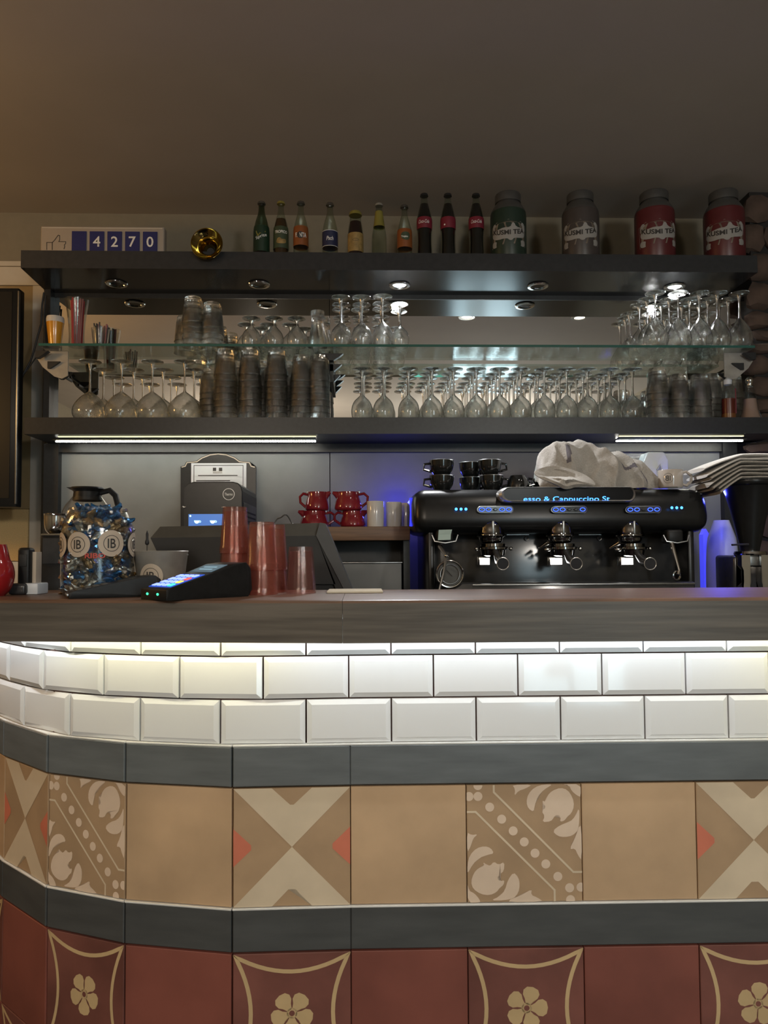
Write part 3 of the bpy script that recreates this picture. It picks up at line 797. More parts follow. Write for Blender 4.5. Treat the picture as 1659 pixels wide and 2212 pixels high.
# --- left end of the glass shelf: cup, straw jar, stirrer jar
def pos(u, v, Y): return X(u, Y, v)
t = thing('paper_cup', 'orange cup with a white rim at the left end of the glass shelf', 'cup', (X(119, 2.52, 720), 2.52, ZS))
lobj('body', [(0, 0), (.019, 0), (.0195, .002), (.0285, .086), (.0275, .086), (.018, .004), (0, .004)], 28, 'cup_orange', t)
bm = BM(); lathe(bm, [(.0288, .082), (.0292, .094), (.0275, .102), (.012, .106), (0, .1065), ], 20); obj('foam_top', bm, 'white_ceramic', t, True)
def straws(name, lab, cx, Y, h0, h1, nn, r, mats, spread, group):
    pr = {}
    for i in range(nn):
        m = mats[i % len(mats)]; a = rg.uniform(0, 6.28); r0 = rg.uniform(.1, .8) * r; L = rg.uniform(h0, h1)
        b = Vector((r0 * math.cos(a), r0 * math.sin(a), .006)); tt = Vector((b.x * spread + rg.uniform(-.006, .006), b.y * spread, L))
        bm = BM(); tube(bm, [(0, 0, 0), tt - b], .0028, 7)
        o = obj(name, bm, m, None, True, (cx + b.x, Y + b.y, ZS + b.z)); tag(o, lab[m], 'straw', group)
cx = X(166, 2.52, 690)
t = thing('straw_glass', 'tall waisted pint glass full of straws on the glass shelf', 'glass', (cx, 2.52, ZS))
pf = smoothopen([(.026, 0), (.0255, .01), (.024, .04), (.029, .10), (.038, .155), (.039, .162)], 1)
lobj('body', [(0, 0)] + pf + [(r - .0018, z) for r, z in pf[::-1]] + [(0, .004)], 26, 'glass_jar', t)
straws('straw', {'straw_red': 'red drinking straw standing in the tall pint glass', 'straw_black': 'black drinking straw standing in the tall pint glass', 'straw_grey': 'grey drinking straw standing in the tall pint glass', 'straw_pink': 'pinkish drinking straw standing in the tall pint glass'},
       cx, 2.52, .155, .17, 20, .022, ['straw_red', 'straw_black', 'straw_grey', 'straw_red', 'straw_pink'], 1.4, 'straws in the tall pint glass')
cx = X(217, 2.52, 715)
t = thing('stirrer_glass', 'small tumbler of dark stirrers beside the straw glass', 'glass', (cx, 2.52, ZS))
lobj('body', [(0, 0), (.023, 0), (.024, .01), (.030, .062), (.0285, .062), (.0225, .012), (0, .006)], 26, 'glass_jar', t)
straws('stirrer', {'straw_black': 'thin black stirrer in the small tumbler on the glass shelf', 'straw_pink': 'thin pinkish stirrer in the small tumbler on the glass shelf', 'straw_grey': 'thin grey stirrer in the small tumbler on the glass shelf'},
       cx, 2.52, .07, .082, 14, .02, ['straw_black', 'straw_pink', 'straw_grey', 'straw_black'], 1.6, 'stirrers in the small tumbler')
# --- bottles at the right end of the lower shelf
Yb = 2.50; cx = X(1573, Yb, 860)
t = thing('syrup_bottle', 'squeeze bottle half full of dark red syrup on the lower shelf', 'bottle', (cx, Yb, ZB1))
lobj('syrup', [(0, .002), (.0225, .002), (.0232, .02), (.0232, .072), (0, .072)], 24, 'syrup_red', t)
lobj('dregs', [(0, .001), (.0236, .001), (.0236, .02), (.0, .02)], 24, 'syrup_amber', t)
pf = [(.0245, 0), (.0245, .098), (.021, .112), (.013, .124), (.012, .134), (0, .134)]
lobj('shell', [(0, 0)] + pf, 24, 'glass_jar', t); qbox('label_stripe', 'coke_red', t, .016, .0195, -.017, -.0155, .02, .106)
lobj('cap', [(.0135, .122), (.0135, .138), (.006, .146), (0, .147)], 18, 'white_plastic', t)
cx = X(1620, Yb, 860)
t = thing('stoppered_decanter', 'conical glass decanter with a stopper at the right end of the lower shelf', 'decanter', (cx, Yb, ZB1))
pf = smoothopen([(.038, 0), (.036, .006), (.027, .03), (.021, .075), (.018, .098), (.0135, .106), (.0135, .118), (.016, .122)], 1)
lobj('body', [(0, 0)] + pf, 26, 'glass_jar', t)
lobj('contents', [(0, .003), (.033, .004), (.025, .03), (.0195, .072), (0, .072)], 24, 'powder_pink', t)
lobj('stopper', smoothopen([(.011, .116), (.010, .124), (.014, .134), (.0145, .140), (.008, .148), (.006, .150), (0, .151)], 1), 18, 'chrome', t)

# ================================================================ ON THE TOP SHELF
# like counter
Ys = 2.56
x0, x1 = X(87, Ys, 510), X(355, Ys, 510); zt = Z(488, Ys, 200); W = x1 - x0
t = thing('follower_counter', 'cream display counter showing a thumbs-up outline and blue digits 4270', 'sign', ((x0 + x1) / 2, Ys, ZT1))
bm = BM(); box(bm, -W / 2, W / 2, 0, .035, 0, zt - ZT1); bev(bm, .006, 3); obj('case', bm, 'sign_cream', t, True)
bm = BM(); hh = zt - ZT1
for a, b, c, d in ((-W / 2 + .006, W / 2 - .006, hh - .010, hh - .007),): box(bm, a, b, -.002, 0, c, d)
obj('case_rim', bm, 'wall_cream', t)
pw = W * .118; zc0, zc1 = .012, hh - .020
for i, ch in enumerate([' ', '4', '2', '7', '0']):
    xc = X(171.5 + 38.3 * i, Ys, 520) - (x0 + x1) / 2
    bm = BM(); box(bm, xc - pw / 2, xc + pw / 2, -.004, 0, zc0, zc1); bev(bm, .0015); c = obj('digit_tile', bm, 'label_blue', t)
    zm = Z(523, Ys, 250) - ZT1
    if ch != ' ': text(ch, .037, 'white_print', c, (xc, -.0045, zm), bold=.012, name='digit')
thumb = [(101, 540), (101, 524), (113, 524), (113, 540), (113, 524), (118, 519), (125, 509), (126, 508), (129, 509), (129, 518), (127, 522), (142, 522), (142, 526), (139, 529), (140, 533), (138, 538)]
pts = [(X(a, Ys, b) - (x0 + x1) / 2, Z(b, Ys, 120) - ZT1) for a, b in thumb]
bm = BM()
for q in stroke(pts, .0022):
    bm.faces.new([bm.verts.new((a, -.0006, b)) for a, b in q])
obj('thumb_outline', bm, 'dark_print', t)
# brass horn
hx = X(447, 2.425, 527); hz = Z(527, 2.425, 447)
t = thing('brass_horn', 'brass bulb horn lying on the top shelf with its bell towards the room', 'horn', (hx, 2.425, hz))
rb = .0515
prof = smoothopen([(.010, .11), (.012, .075), (.018, .045), (.030, .018), (.044, .004), (rb, -.002)], 2)
inner = [(max(r - .0022, .001), z + .001) for r, z in prof[::-1]]
bm = BM(); lathe(bm, prof + [(rb + .0015, -.0035), (rb, -.005)] + inner, 40)
bmesh.ops.rotate(bm, verts=bm.verts, cent=(0, 0, 0), matrix=Matrix.Rotation(R(-90), 3, 'X')); obj('bell', bm, 'brass', t, True)
bm = BM(); lathe(bm, [(0, .060), (.0125, .060), (0.0125, .064), (0, .066)], 20); bmesh.ops.rotate(bm, verts=bm.verts, cent=(0, 0, 0), matrix=Matrix.Rotation(R(-90), 3, 'X')); obj('reed_plug', bm, 'rubber_black', t, True)
bm = BM(); lathe(bm, smoothopen([(0, .105), (.012, .107), (.026, .13), (.028, .15), (.018, .172), (0, .178)], 2), 24); bmesh.ops.rotate(bm, verts=bm.verts, cent=(0, 0, 0), matrix=Matrix.Rotation(R(-90), 3, 'X')); obj('rubber_bulb', bm, 'rubber_black', t, True)
qbox('stand', 'brass', t, -.012, .012, .035, .09, ZT1 - hz, -.014, .002)
# bottles
YB2 = 2.515
def bottle(name, label, u, vtop, wpx, prof, liquid, glass, cap, lab, fill=.75, labelz=None, labm=None, capr=.0135, caph=.008, cat='bottle'):
    """prof: list of (radius fraction, height fraction)"""
    H = Z(vtop, YB2, u) - ZT1; r = wpx / 2 * YB2 / FPX
    t = thing(name, label, cat, (X(u, YB2, 510), YB2, ZT1))
    t.rotation_euler.z = -math.atan(X(u, YB2, 510) / YB2)
    pf = smoothopen([(a * r, b * H) for a, b in prof], 1)
    lobj('bottle_glass', [(0, 0)] + pf + [(0, H - .004)], 26, glass, t)
    if liquid:
        pl = [(0, .003)] + [(a_ * .93, max(.003, b_)) for a_, b_ in pf if b_ < fill * H]
        lobj('drink', pl + [(0, pl[-1][1])], 24, liquid, t)
    if cap: lobj('crown_cap', [(0, H), (capr * .9, H), (capr, H - caph * .4), (capr * 1.06, H - caph), (0, H - caph)], 21, cap, t)
    if labelz:
        z0, z1 = [max(.0, ZT1 * 0 + (Z(q, YB2, u) - ZT1)) for q in (labelz[1], labelz[0])]
        def rad(z):
            for (a_, b_), (c_, d_) in zip(pf, pf[1:]):
                if b_ <= z <= d_: return a_ + (c_ - a_) * (z - b_) / max(1e-6, d_ - b_)
            return pf[0][0]
        zs = [z0 + (z1 - z0) * i / 6 for i in range(7)]
        L = lobj('paper_label', [(rad(z) + .0006, z) for z in zs], 32, labm, t)
        return t, r, L, (z0 + z1) / 2, rad
    return t, r, None, 0, None
SODA = [(1, .02), (1, .45), (.98, .52), (.75, .66), (.42, .80), (.36, .93), (.40, .94), (.40, .98)]
COKE = [(.93, .01), (.98, .12), (.90, .30), (1, .52), (.99, .62), (.78, .74), (.45, .88), (.40, .95), (.44, .96), (.42, .99)]
t, r, L, zc, rad = bottle('soda_bottle', 'green soda bottle with a green and yellow label at the left of the row', 565, 437, 35, SODA, None, 'glass_green', 'steel_dull', None, labelz=(492, 548), labm='sprite_label')
text('Sprite', .014, 'white_print', t, (0, 0, zc + .004), width=.042, bend=rad(zc) + .0012, a0=-.03, rot=.35, bold=.01)
qq = BM(); prism(qq, [(-.021, .02), (-.014, .003), (-.004, .015), (.014, .020), (.014, .024), (-.021, .024)], -.0002, .0); o = obj('label_flash', qq, 'yellow_label', t, loc=(0, 0, zc)); bendmesh(o, rad(zc) + .001)
t, r, L, zc, rad = bottle('juice_bottle', 'orange juice bottle with a dark green label between green and orange bottles', 607, 437, 33, SODA, 'juice_orange', 'glass_pale', 'yellow_label', None, fill=.70, labelz=(494, 541), labm='green_label')
text('TROPICO', .010, 'white_print', t, (0, 0, zc + .017), width=.046, bend=rad(zc) + .0012, bold=.02)
qq = BM(); prism(qq, smoothp([(-.018, -.024), (-.014, -.006), (-.004, -.002), (.002, -.010), (.018, -.006), (.018, -.024)], 2), -.0002, .0); o = obj('label_fruit', qq, 'gold_label', t, loc=(0, 0, zc)); bendmesh(o, rad(zc) + .001)
t, r, L, zc, rad = bottle('soda_bottle', 'clear soda bottle with an orange label and white letters', 650, 437, 33, SODA, 'juice_orange', 'glass_pale', 'steel_dull', None, fill=.3, labelz=(493, 535), labm='orange_label')
qq = BM(); prism(qq, circ(0, 0, .012, 20), -.0002, 0); o = obj('label_spot', qq, 'dark_print', t, loc=(-.002, 0, zc)); bendmesh(o, rad(zc) + .001)
text('FANTA', .016, 'white_print', t, (0, 0, zc), width=.040, bend=rad(zc) + .0014, bold=.025, arch=2)
t, r, L, zc, rad = bottle('soda_bottle', 'clear bottle with a navy blue label and pale script', 713, 440, 34, SODA, None, 'glass_pale', 'steel_dull', None, labelz=(503, 537), labm='navy_label')
text('Psch', .014, 'white_print', t, (0, 0, zc - .002), width=.024, bend=rad(zc) + .0012, slant=.15, bold=.01)
lobj('label_edge', [(rad(zc) + .0012, .0), (rad(zc) + .0012, .0015)], 30, 'white_print', t, loc=(0, 0, zc - .028)); lobj('label_edge', [(rad(zc) + .0012, .0), (rad(zc) + .0012, .0015)], 30, 'white_print', t, loc=(0, 0, zc + .0255))
t, r, L, zc, rad = bottle('juice_bottle', 'squat dark juice bottle with a wide yellow cap and gold label', 768, 459, 34, [(1, .02), (1, .52), (.97, .60), (.70, .85), (.66, .97)], 'juice_dark', 'glass_pale', 'yellow_label', None, fill=.93, labelz=(508, 548), labm='gold_label', capr=.0215, caph=.012)
bm = BM()
for q in stroke([(.011 * math.cos(a / 12 * 6.2832), .004 * math.sin(a / 12 * 6.2832)) for a in range(13)], .0009): bm.faces.new([bm.verts.new((a, 0, b)) for a, b in q])
o = obj('label_oval', bm, 'dark_print', t, loc=(0, 0, zc + .006)); bendmesh(o, rad(zc) + .0012)
t, r, L, zc, rad = bottle('soda_bottle', 'slim clear bottle with crumpled yellow foil around its neck', 819, 441, 33, [(1, .02), (1, .38), (.95, .46), (.70, .62), (.52, .82), (.40, .93), (.42, .99)], None, 'glass_pale', 'zinc', None, labelz=(458, 492), labm='yellow_label')
t, r, L, zc, rad = bottle('soda_bottle', 'clear bottle with an orange and green label left of the cola bottles', 874, 445, 33, SODA, None, 'glass_pale', 'steel_dull', None, labelz=(499, 539), labm='orange_label')
qq = BM(); prism(qq, smoothp([(-.012, -.004), (-.014, .012), (-.004, .020), (.018, .018), (.020, .0), (.010, -.012)], 2), -.0002, 0); o = obj('label_leaves', qq, 'green_label', t, loc=(0, 0, zc)); bendmesh(o, rad(zc) + .001)
text('Tropico', .009, 'white_print', t, (0, 0, zc + .002), width=.024, bend=rad(zc) + .0014, bold=.02)
for i, u in enumerate((917, 968, 1029)):
    t, r, L, zc, rad = bottle('cola_bottle', ['cola bottle with a red label, nearest the clear bottles', 'middle cola bottle whose red label is turned aside with one white dot', 'cola bottle with a red label, nearest the green tea tin'][i], u, 420, 34, COKE, 'coke_dark', 'glass_pale', 'rubber_black', None, fill=.86, labelz=(474, 498), labm='coke_red')
    if i != 1:
        text('Coca-Cola', .012, 'white_print', t, (0, 0, zc + .002), width=.040, bend=rad(zc) + .0012, slant=.25, a0=-.05 if i == 0 else .05)
    else:
        qq = BM(); prism(qq, circ(-.012, -.009, .003, 12), -.0002, 0); o = obj('label_dot', qq, 'white_print', t, loc=(0, 0, zc)); bendmesh(o, rad(zc) + .0012)
# tea tins
YT = 2.525
def tin(u, wpx, vtop, body, label, a0):
    a0 = a0 - math.atan(X(u, YT, 500) / YT)
    r = wpx / 2 * YT / FPX; H = Z(vtop, YT, u) - ZT1
    t = thing('tea_tin', label, 'tin', (X(u, YT, 500), YT, ZT1))
    lobj('body', [(0, 0), (r * .98, 0), (r, .004), (r, H * .66), (r * .985, H * .69), (r * .99, H * .70), (r * .97, H * .72)], 40, body, t)
    lobj('shoulder', smoothopen([(r * .97, H * .72), (r * .93, H * .755), (r * .78, H * .82), (r * .68, H * .86), (r * .66, H * .88), (0, H * .88)], 1), 40, 'tin_metal', t)
    lobj('lid', [(r * .70, H * .87), (r * .72, H * .875), (r * .72, H * .985), (r * .69, H), (0, H)], 40, 'tin_metal', t)
    zc = Z(518, YT, u) - ZT1; R2 = r + .0006; a0 = a0
    def decal(name, poly, m, rr): 
        bm = BM(); vs = [bm.verts.new((a, 0, b)) for a, b in poly]; f = bm.faces.new(vs)
        bmesh.ops.triangulate(bm, faces=[f]); bmesh.ops.subdivide_edges(bm, edges=bm.edges[:], cuts=2, use_grid_fill=True)
        o = obj(name, bm, m, t, loc=(0, 0, zc)); bendmesh(o, rr, a0); return o
    k = r / .066 * 1.55
    ft = [(-.045 * k, -.045), (.045 * k, -.045), (.047 * k, .028), (.030 * k, .040), (0, .045), (-.030 * k, .040), (-.047 * k, .028)]
    decal('label_scene', [(a * .9, b * .88) for a, b in ft], 'tin_scene', R2)
    for sd in (-1, 1):
        decal('label_flourish', smoothp([(sd * .044 * k, .03), (sd * .036 * k, .040), (sd * .030 * k, .030), (sd * .038 * k, .022), (sd * .034 * k, .012), (sd * .044 * k, .004)], 2), 'tin_label', R2 + .0004)
        decal('label_flourish', smoothp([(sd * .044 * k, -.045), (sd * .028 * k, -.046), (sd * .034 * k, -.034), (sd * .028 * k, -.026), (sd * .044 * k, -.022)], 2), 'tin_label', R2 + .0004)
    decal('label_banner', smoothp([(-.041 * k, -.014), (-.044 * k, .0), (-.038 * k, .016), (-.026 * k, .014), (-.012 * k, .018), (.004 * k, .017), (.008 * k, .032), (.013 * k, .034), (.018 * k, .019), (.034 * k, .017), (.043 * k, .010), (.042 * k, -.012), (.030 * k, -.018), (.012 * k, -.020), (.008 * k, -.028), (.002 * k, -.028), (-.004 * k, -.020), (-.026 * k, -.022)], 1), 'tin_label', R2 + .0008)
    text('KUSMI TEA', .017, 'dark_print', t, (0, 0, zc), width=.080 * k, bend=R2 + .0016, a0=a0, bold=.03, arch=3)
    bm = BM()
    for q in stroke(ft + [ft[0]], .0009): bm.faces.new([bm.verts.new((a, 0, b)) for a, b in q])
    o = obj('label_outline', bm, 'tin_label', t, loc=(0, 0, zc)); bendmesh(o, R2 + .0003, a0)
tin(1098, 79, 423, 'tin_green', 'dark green tea tin with a silver lid beside the cola bottles', .02)
tin(1254, 81, 422, 'tin_grey', 'greyish brown tea tin with a silver lid, second tin from the left', .0)
tin(1414, 86, 420, 'tin_red', 'red tea tin with a silver lid right of the greyish tin', .26)
tin(1564, 86, 419, 'tin_red', 'red tea tin at the far right end of the top shelf', .03)

# ================================================================ UNDER THE SHELVES, BACK COUNTER
def xy(u, v, Y): p_ = P(u, v, Y); return p_.x, p_.z
# ornate chalkboard plaque with a framed sheet
Yp = 2.68; cx, _ = xy(472, 1060, Yp); zb = BCZ + .10
def pz(u, v): a, b = xy(u, v, Yp); return a - cx, b - zb
t = thing('plaque', 'black plaque with scalloped top corners holding a white sheet, on grey wall panel', 'plaque', (cx, Yp, zb))
half = [(553, 1400), (553, 1008), (545, 1006), (541, 998), (528, 997), (519, 996), (508, 988), (490, 981), (472, 979)]
def outline(ins):
    pts = [(472 + (u - 472) * (1 - ins / 81), 1100 + (v - 1100) * (1 - ins / 120)) for u, v in half]
    pts[0] = (pts[0][0], 1330)
    full = pts + [(944 - u, v) for u, v in pts[-2::-1]]
    return [pz(u, v) for u, v in full]
bm = BM(); prism(bm, outline(0), -.006, .006); obj('board', bm, 'black_satin', t)
bm = BM(); a = outline(2.2)
for q in stroke(a[1:-1], .0035): bm.faces.new([bm.verts.new((x, -.0068, z)) for x, z in q])
bm2 = obj('border_line', bm, 'sticker', t)
x0, z0 = pz(413, 1250); x1, z1 = pz(533, 1001)
qbox('sheet', 'paper_white', t, x0, x1, -.009, -.007, z0, z1)
bm = BM(); xa, za = pz(419, 1250); xb, zb_ = pz(526, 1006)
for q in stroke([(xa, za), (xa, zb_), (xb, zb_), (xb, za)], .0022): bm.faces.new([bm.verts.new((x, -.0094, z)) for x, z in q])
obj('sheet_border', bm, 'dark_print', t)
for u0, u1, v0, v1 in ((461, 468, 1011, 1018), (474, 481, 1011, 1018), (461, 481, 1019, 1023), (429, 514, 1027, 1028.5), (425, 498, 1038, 1040)):
    xa, zb_ = pz(u0, v0); xb, za = pz(u1, v1); bm = BM(); box(bm, xa, xb, -.0098, -.009, za, zb_); obj('printed_mark', bm, 'dark_print' if v0 != 1019 else 'steel_dull', t)
# black touch-screen coffee machine
Ym = 2.22; x0, zt = xy(398, 1041, Ym); x1, _ = xy(524, 1041, Ym)
t = thing('bean_machine', 'black touch-screen coffee machine with a blue lit screen before the plaque', 'coffee machine', ((x0 + x1) / 2, Ym, BCZ)); L = (x1 - x0) / 2; H = zt - BCZ
bm = BM(); r = .028
poly = [(-L, 0), (-L, H - r)] + [(-L + r - r * math.cos(a), H - r + r * math.sin(a)) for a in (R(30), R(60), R(90))] + [(L - r + r * math.sin(a), H - r + r * math.cos(a)) for a in (R(0), R(30), R(60))] + [(L, H - r), (L, 0)]
prism(bm, poly, .0, .30); obj('housing', bm, 'black_plastic', t)
bm = BM(); prism(bm, [(a * .985, .004 + b * .985) for a, b in poly], -.008, 0); obj('front_panel', bm, 'black_satin', t)
sx0, sz1 = xy(409, 1111, Ym); sx1, sz0 = xy(485, 1150, Ym); mc = (x0 + x1) / 2
scr = qbox('screen', 'screen_blue', t, sx0 - mc, sx1 - mc, -.0105, -.008, sz0 - BCZ, sz1 - BCZ)
for u in (427, 461):
    a, b = xy(u, 1128, Ym); bm = BM(); rr = .008
    prism(bm, [(-rr, rr * .55), (-rr * .8, -rr * .1), (-rr * .3, -rr * .55), (rr * .3, -rr * .55), (rr * .8, -rr * .1), (rr, rr * .55)], -.0125, -.0105)
    disc(bm, rr * .38, 12, (rr * 1.15, -.0115, rr * .15), rr * .22)
    for v_ in bm.verts: v_.co.x += a - mc; v_.co.z += b - BCZ
    obj('cup_icon', bm, 'icon_cyan', scr)
a, b = xy(413, 1115, Ym); bm = BM(); disc(bm, .0028, 12, (a - mc, -.0112, b - BCZ)); obj('status_icon', bm, 'icon_cyan', scr)
a, b = xy(495, 1068, Ym); bm = BM(); disc(bm, .0175, 32, (a - mc, -.0085, b - BCZ), .016); obj('round_emblem', bm, 'steel_dull', t)
text('Thermo', .008, 'steel_dull', t, (a - mc, -.0087, b - BCZ), width=.024)
qbox('side_vent', 'pos_grey', t, L - .001, L + .003, .02, .27, .06, H - .06, .002)
for k in range(10): qbox('vent_slot', 'seam_black', t, L + .0025, L + .004, .04, .25, H - .09 - k * .014, H - .085 - k * .014)
for u, v in ((484, 1096), (399, 1096)):
    a, b = xy(u, v, Ym); qbox('chrome_tab', 'chrome', t, a - mc - .006, a - mc + .006, -.012, -.008, b - BCZ - .002, b - BCZ + .002, .001)
# filter coffee maker at the left with carafe and chrome bowl on top
Yc = 1.98; x0 = xy(88, 1156, Yc - .1)[0]; zt = xy(88, 1156, Yc)[1]; x1, _ = xy(225, 1156, Yc)
t = thing('filter_coffee_maker', 'black box-shaped machine with a chrome top edge behind the sweet jar', 'coffee maker', ((x0 + x1) / 2, Yc, .92)); L = (x1 - x0) / 2; H = zt - .92
bm = BM(); v = box(bm, -L - .012, L, -.10, .09, 0, H)
for q in bm.verts:
    if q.co.z > .01 and q.co.x < 0: q.co.x += .012
bev(bm, .004); obj('body', bm, 'black_plastic', t, True)
qbox('top_edge', 'chrome', t, -L + .001, L, -.103, -.095, H - .004, H + .001, .001)
qbox('front_panel', 'black_gloss', t, -L + .006, L - .01, -.104, -.100, H - .075, H - .010, .002)
qbox('hot_plate', 'steel_dull', t, -L + .04, L - .002, -.08, .08, H, H + .004, .002)
sup = thing('machine_stand', 'dark stand under the black machine behind the sweet jar', 'stand', ((x0 + x1) / 2, Yc, 0))
qbox('block', 'black_board', sup, -L - .03, L, -.105, .10, .0, .92)
sc_.location.x = .1
ZC = zt + .004
cx, zc = xy(190, 1120, 1.97)
t = thing('coffee_carafe', 'glass coffee carafe with a black collar and handle behind the sweet jar', 'carafe', (cx, 1.965, ZC))
H = xy(180, 1053, 1.965)[1] - ZC
pf = smoothopen([(.050, 0), (.060, .01), (.066, .035), (.060, .065), (.042, .088), (.034, H - .022)], 2)
lobj('body', [(0, 0)] + pf, 30, 'glass_jar', t)
lobj('coffee', [(0, .002), (.048, .002), (.058, .012), (.063, .03), (0, .03)], 28, 'coke_dark', t)
lobj('collar', [(.035, H - .036), (.037, H - .034), (.034, H - .012), (.042, H - .004), (.040, H), (0, H)], 28, 'black_plastic', t)
bm = BM(); prism(bm, [(-.03, H - .012), (-.052, H), (-.03, H)], -.01, .01); obj('spout', bm, 'black_plastic', t)
bm = BM(); tube(bm, [(.034, 0, H - .014), (.058, -.003, H - .008), (.074, -.004, H - .022), (.082, -.004, H - .055), (.070, -.003, H - .09), (.055, 0, H - .098)], [.007, .008, .008, .007, .006, .005], 8); obj('handle', bm, 'black_plastic', t, True)
cx, zc = xy(121, 1110, 1.93)
t = thing('chrome_bowl', 'small chrome bowl on top of the black machine at the left', 'bowl', (cx, 1.93, ZC - .004))
Hb = xy(121, 1110, 1.93)[1] - ZC + .004
lobj('body', smoothopen([(.012, 0), (.018, .002), (.026, .012), (.0285, .03), (.0285, Hb - .002), (.030, Hb), (.0275, Hb), (.027, .03), (0, .008)], 1), 26, 'chrome', t)
bm = BM(); tube(bm, [(.027, 0, Hb - .006), (.05, 0, Hb - .004), (.075, .0, Hb - .004)], .004, 8); obj('handle', bm, 'chrome', t, True)
# point-of-sale screen seen from behind
Yq = 1.80
def q2(u, v, Y=Yq): return xy(u, v, Y)
cx = q2(520, 1200)[0]; zb = .92
t = thing('till_screen', 'big dark till screen seen from behind, slanted, with a lighter top edge', 'till', (cx, Yq, zb))
def pq(l, Y=Yq): return [(q2(u, v, Y)[0] - cx, q2(u, v, Y)[1] - zb) for u, v in l]
A = pq([(325, 1162), (683, 1157), (725, 1262), (372, 1262)])
bm = BM(); prism(bm, A, 0, .03); obj('back_shell', bm, 'pos_dark', t)
B0 = pq([(325, 1162), (683, 1157)]); B1 = pq([(341, 1137), (691, 1129)])
bm = BM()
vv = [bm.verts.new((*[(p_[0]), y_, p_[1]],)) for p_, y_ in ((B0[0], 0), (B0[1], 0), (B1[1], .02), (B1[0], .02), (B0[0], .03), (B0[1], .03))]
bm.faces.new(vv[:4]); bm.faces.new((vv[3], vv[2], vv[5], vv[4])); bm.faces.new((vv[0], vv[3], vv[4])); bm.faces.new((vv[1], vv[5], vv[2])); bm.faces.new((vv[0], vv[4], vv[5], vv[1]))
obj('top_bevel', bm, 'pos_grey', t)
C = pq([(691, 1129), (703, 1131), (772, 1300), (757, 1300), (683, 1157)])
bm = BM(); prism(bm, C, -.004, .10); obj('side_arm', bm, 'pos_side', t)
D = pq([(400, 1260), (745, 1260), (770, 1480), (420, 1480)]); D = [(a, max(b, 0)) for a, b in D]
bm = BM(); prism(bm, D, .01, .14); obj('base', bm, 'pos_dark', t)
E = pq([(683, 1157), (700, 1160), (757, 1300), (735, 1300)])
bm = BM(); prism(bm, E, 0, .10); obj('side_panel', bm, 'pos_dark', t)
bm = BM(); pts = []
for k in range(22):
    s_ = k / 21; pts.append((q2(588 + 44 * s_, 1118)[0] - cx, .03 + .01 * math.sin(9 * s_), q2(600, 1132 - 20 * math.sin(math.pi * s_) - 3 * math.sin(12 * s_))[1] - zb))
tube(bm, pts, .0018, 6); o = obj('coiled_cable', bm, 'pos_grey', t, True)
# wooden shelf box, shelf contents, metal drawer
Yw = 2.32
x0, z1 = xy(655, 1138, Yw); x1, z0 = xy(886, 1167, Yw)
t = thing('wooden_shelf', 'brown wooden shelf between the till and the espresso machine', 'shelf', ((x0 + x1) / 2, Yw, BCZ)); L = (x1 - x0) / 2
bd = qbox('board', 'box_wood', t, -L, L, 0, .20, z0 - BCZ, z1 - BCZ, .002)
qbox('upright', 'black_board', t, -L, -L + .02, .02, .2, 0, z0 - BCZ); qbox('upright', 'black_board', t, L - .02, L, .02, .2, 0, z0 - BCZ); qbox('back', 'black_board', t, -L + .02, L - .02, .19, .2, 0, z0 - BCZ)
a, b = xy(706, 1144, Yw); bm = BM(); disc(bm, .006, 16, (a - (x0 + x1) / 2, -.001, b - BCZ)); obj('knot_hole', bm, 'seam_black', bd)
x2, z3 = xy(722, 1215, Yw); x3, z2 = xy(869, 1263, Yw)
t2 = thing('metal_container', 'grey metal container on the counter under the wooden shelf', 'container', ((x2 + x3) / 2, Yw + .03, BCZ)); L2 = (x3 - x2) / 2
qbox('body', 'grey_panel', t2, -L2, L2, 0, .14, 0, z3 - BCZ - .004, .003); qbox('rim', 'steel_dull', t2, -L2 - .003, L2 + .003, -.003, .143, z3 - BCZ - .004, z3 - BCZ, .001)
ZW = z1
def jug(u, vt, wpx, side, z0, label, h=None):
    Y = 2.40; x = X(u, Y, 1090); r = wpx / 2 * Y / FPX; H = h or (Z(vt, Y, u) - z0)
    t = thing('red_jug', label, 'jug', (x, Y, z0), 0, 'red ceramic jugs')
    pf = smoothopen([(r * .80, 0), (r * .98, .004), (r, H * .2), (r * .90, H * .55), (r * .74, H * .85), (r * .80, H)], 2)
    lobj('body', [(0, 0)] + pf + [(r * .75, H), (r * .68, H * .85), (0, H * .5)], 28, 'red_ceramic', t)
    bm = BM(); tube(bm, [(-side * r * .70, 0, H * .86), (-side * r * 1.15, 0, H * .92), (-side * r * 1.42, 0, H * .75), (-side * r * 1.38, 0, H * .45), (-side * r * .9, 0, H * .18)], .0045, 8); obj('handle', bm, 'red_ceramic', t, True)
    bm = BM(); tube(bm, [(side * r * .55, 0, H * .70), (side * r * .85, 0, H * .90), (side * r * 1.12, 0, H * .985)], [.014, .010, .004], 10); obj('spout', bm, 'red_ceramic', t, True)
    qbox('metal_clip', 'steel_dull', t, -side * r * .75 - .006, -side * r * .75 + .006, -.006, .004, H - .006, H + .004, .002)
    return t, H
j1, h1 = jug(679, 1104, 62, -1, ZW, 'lower red ceramic jug of the left pile on the wooden shelf')
j2, h2 = jug(762, 1104, 56, 1, ZW, 'lower red ceramic jug of the right pile on the wooden shelf')
jug(685, 1063, 52, 1, ZW + h1 + .0005, 'upper red ceramic jug of the left pile on the wooden shelf')
jug(752, 1063, 60, -1, ZW + h2 + .0005, 'upper red ceramic jug of the right pile on the wooden shelf')
j1.rotation_euler.z = .1
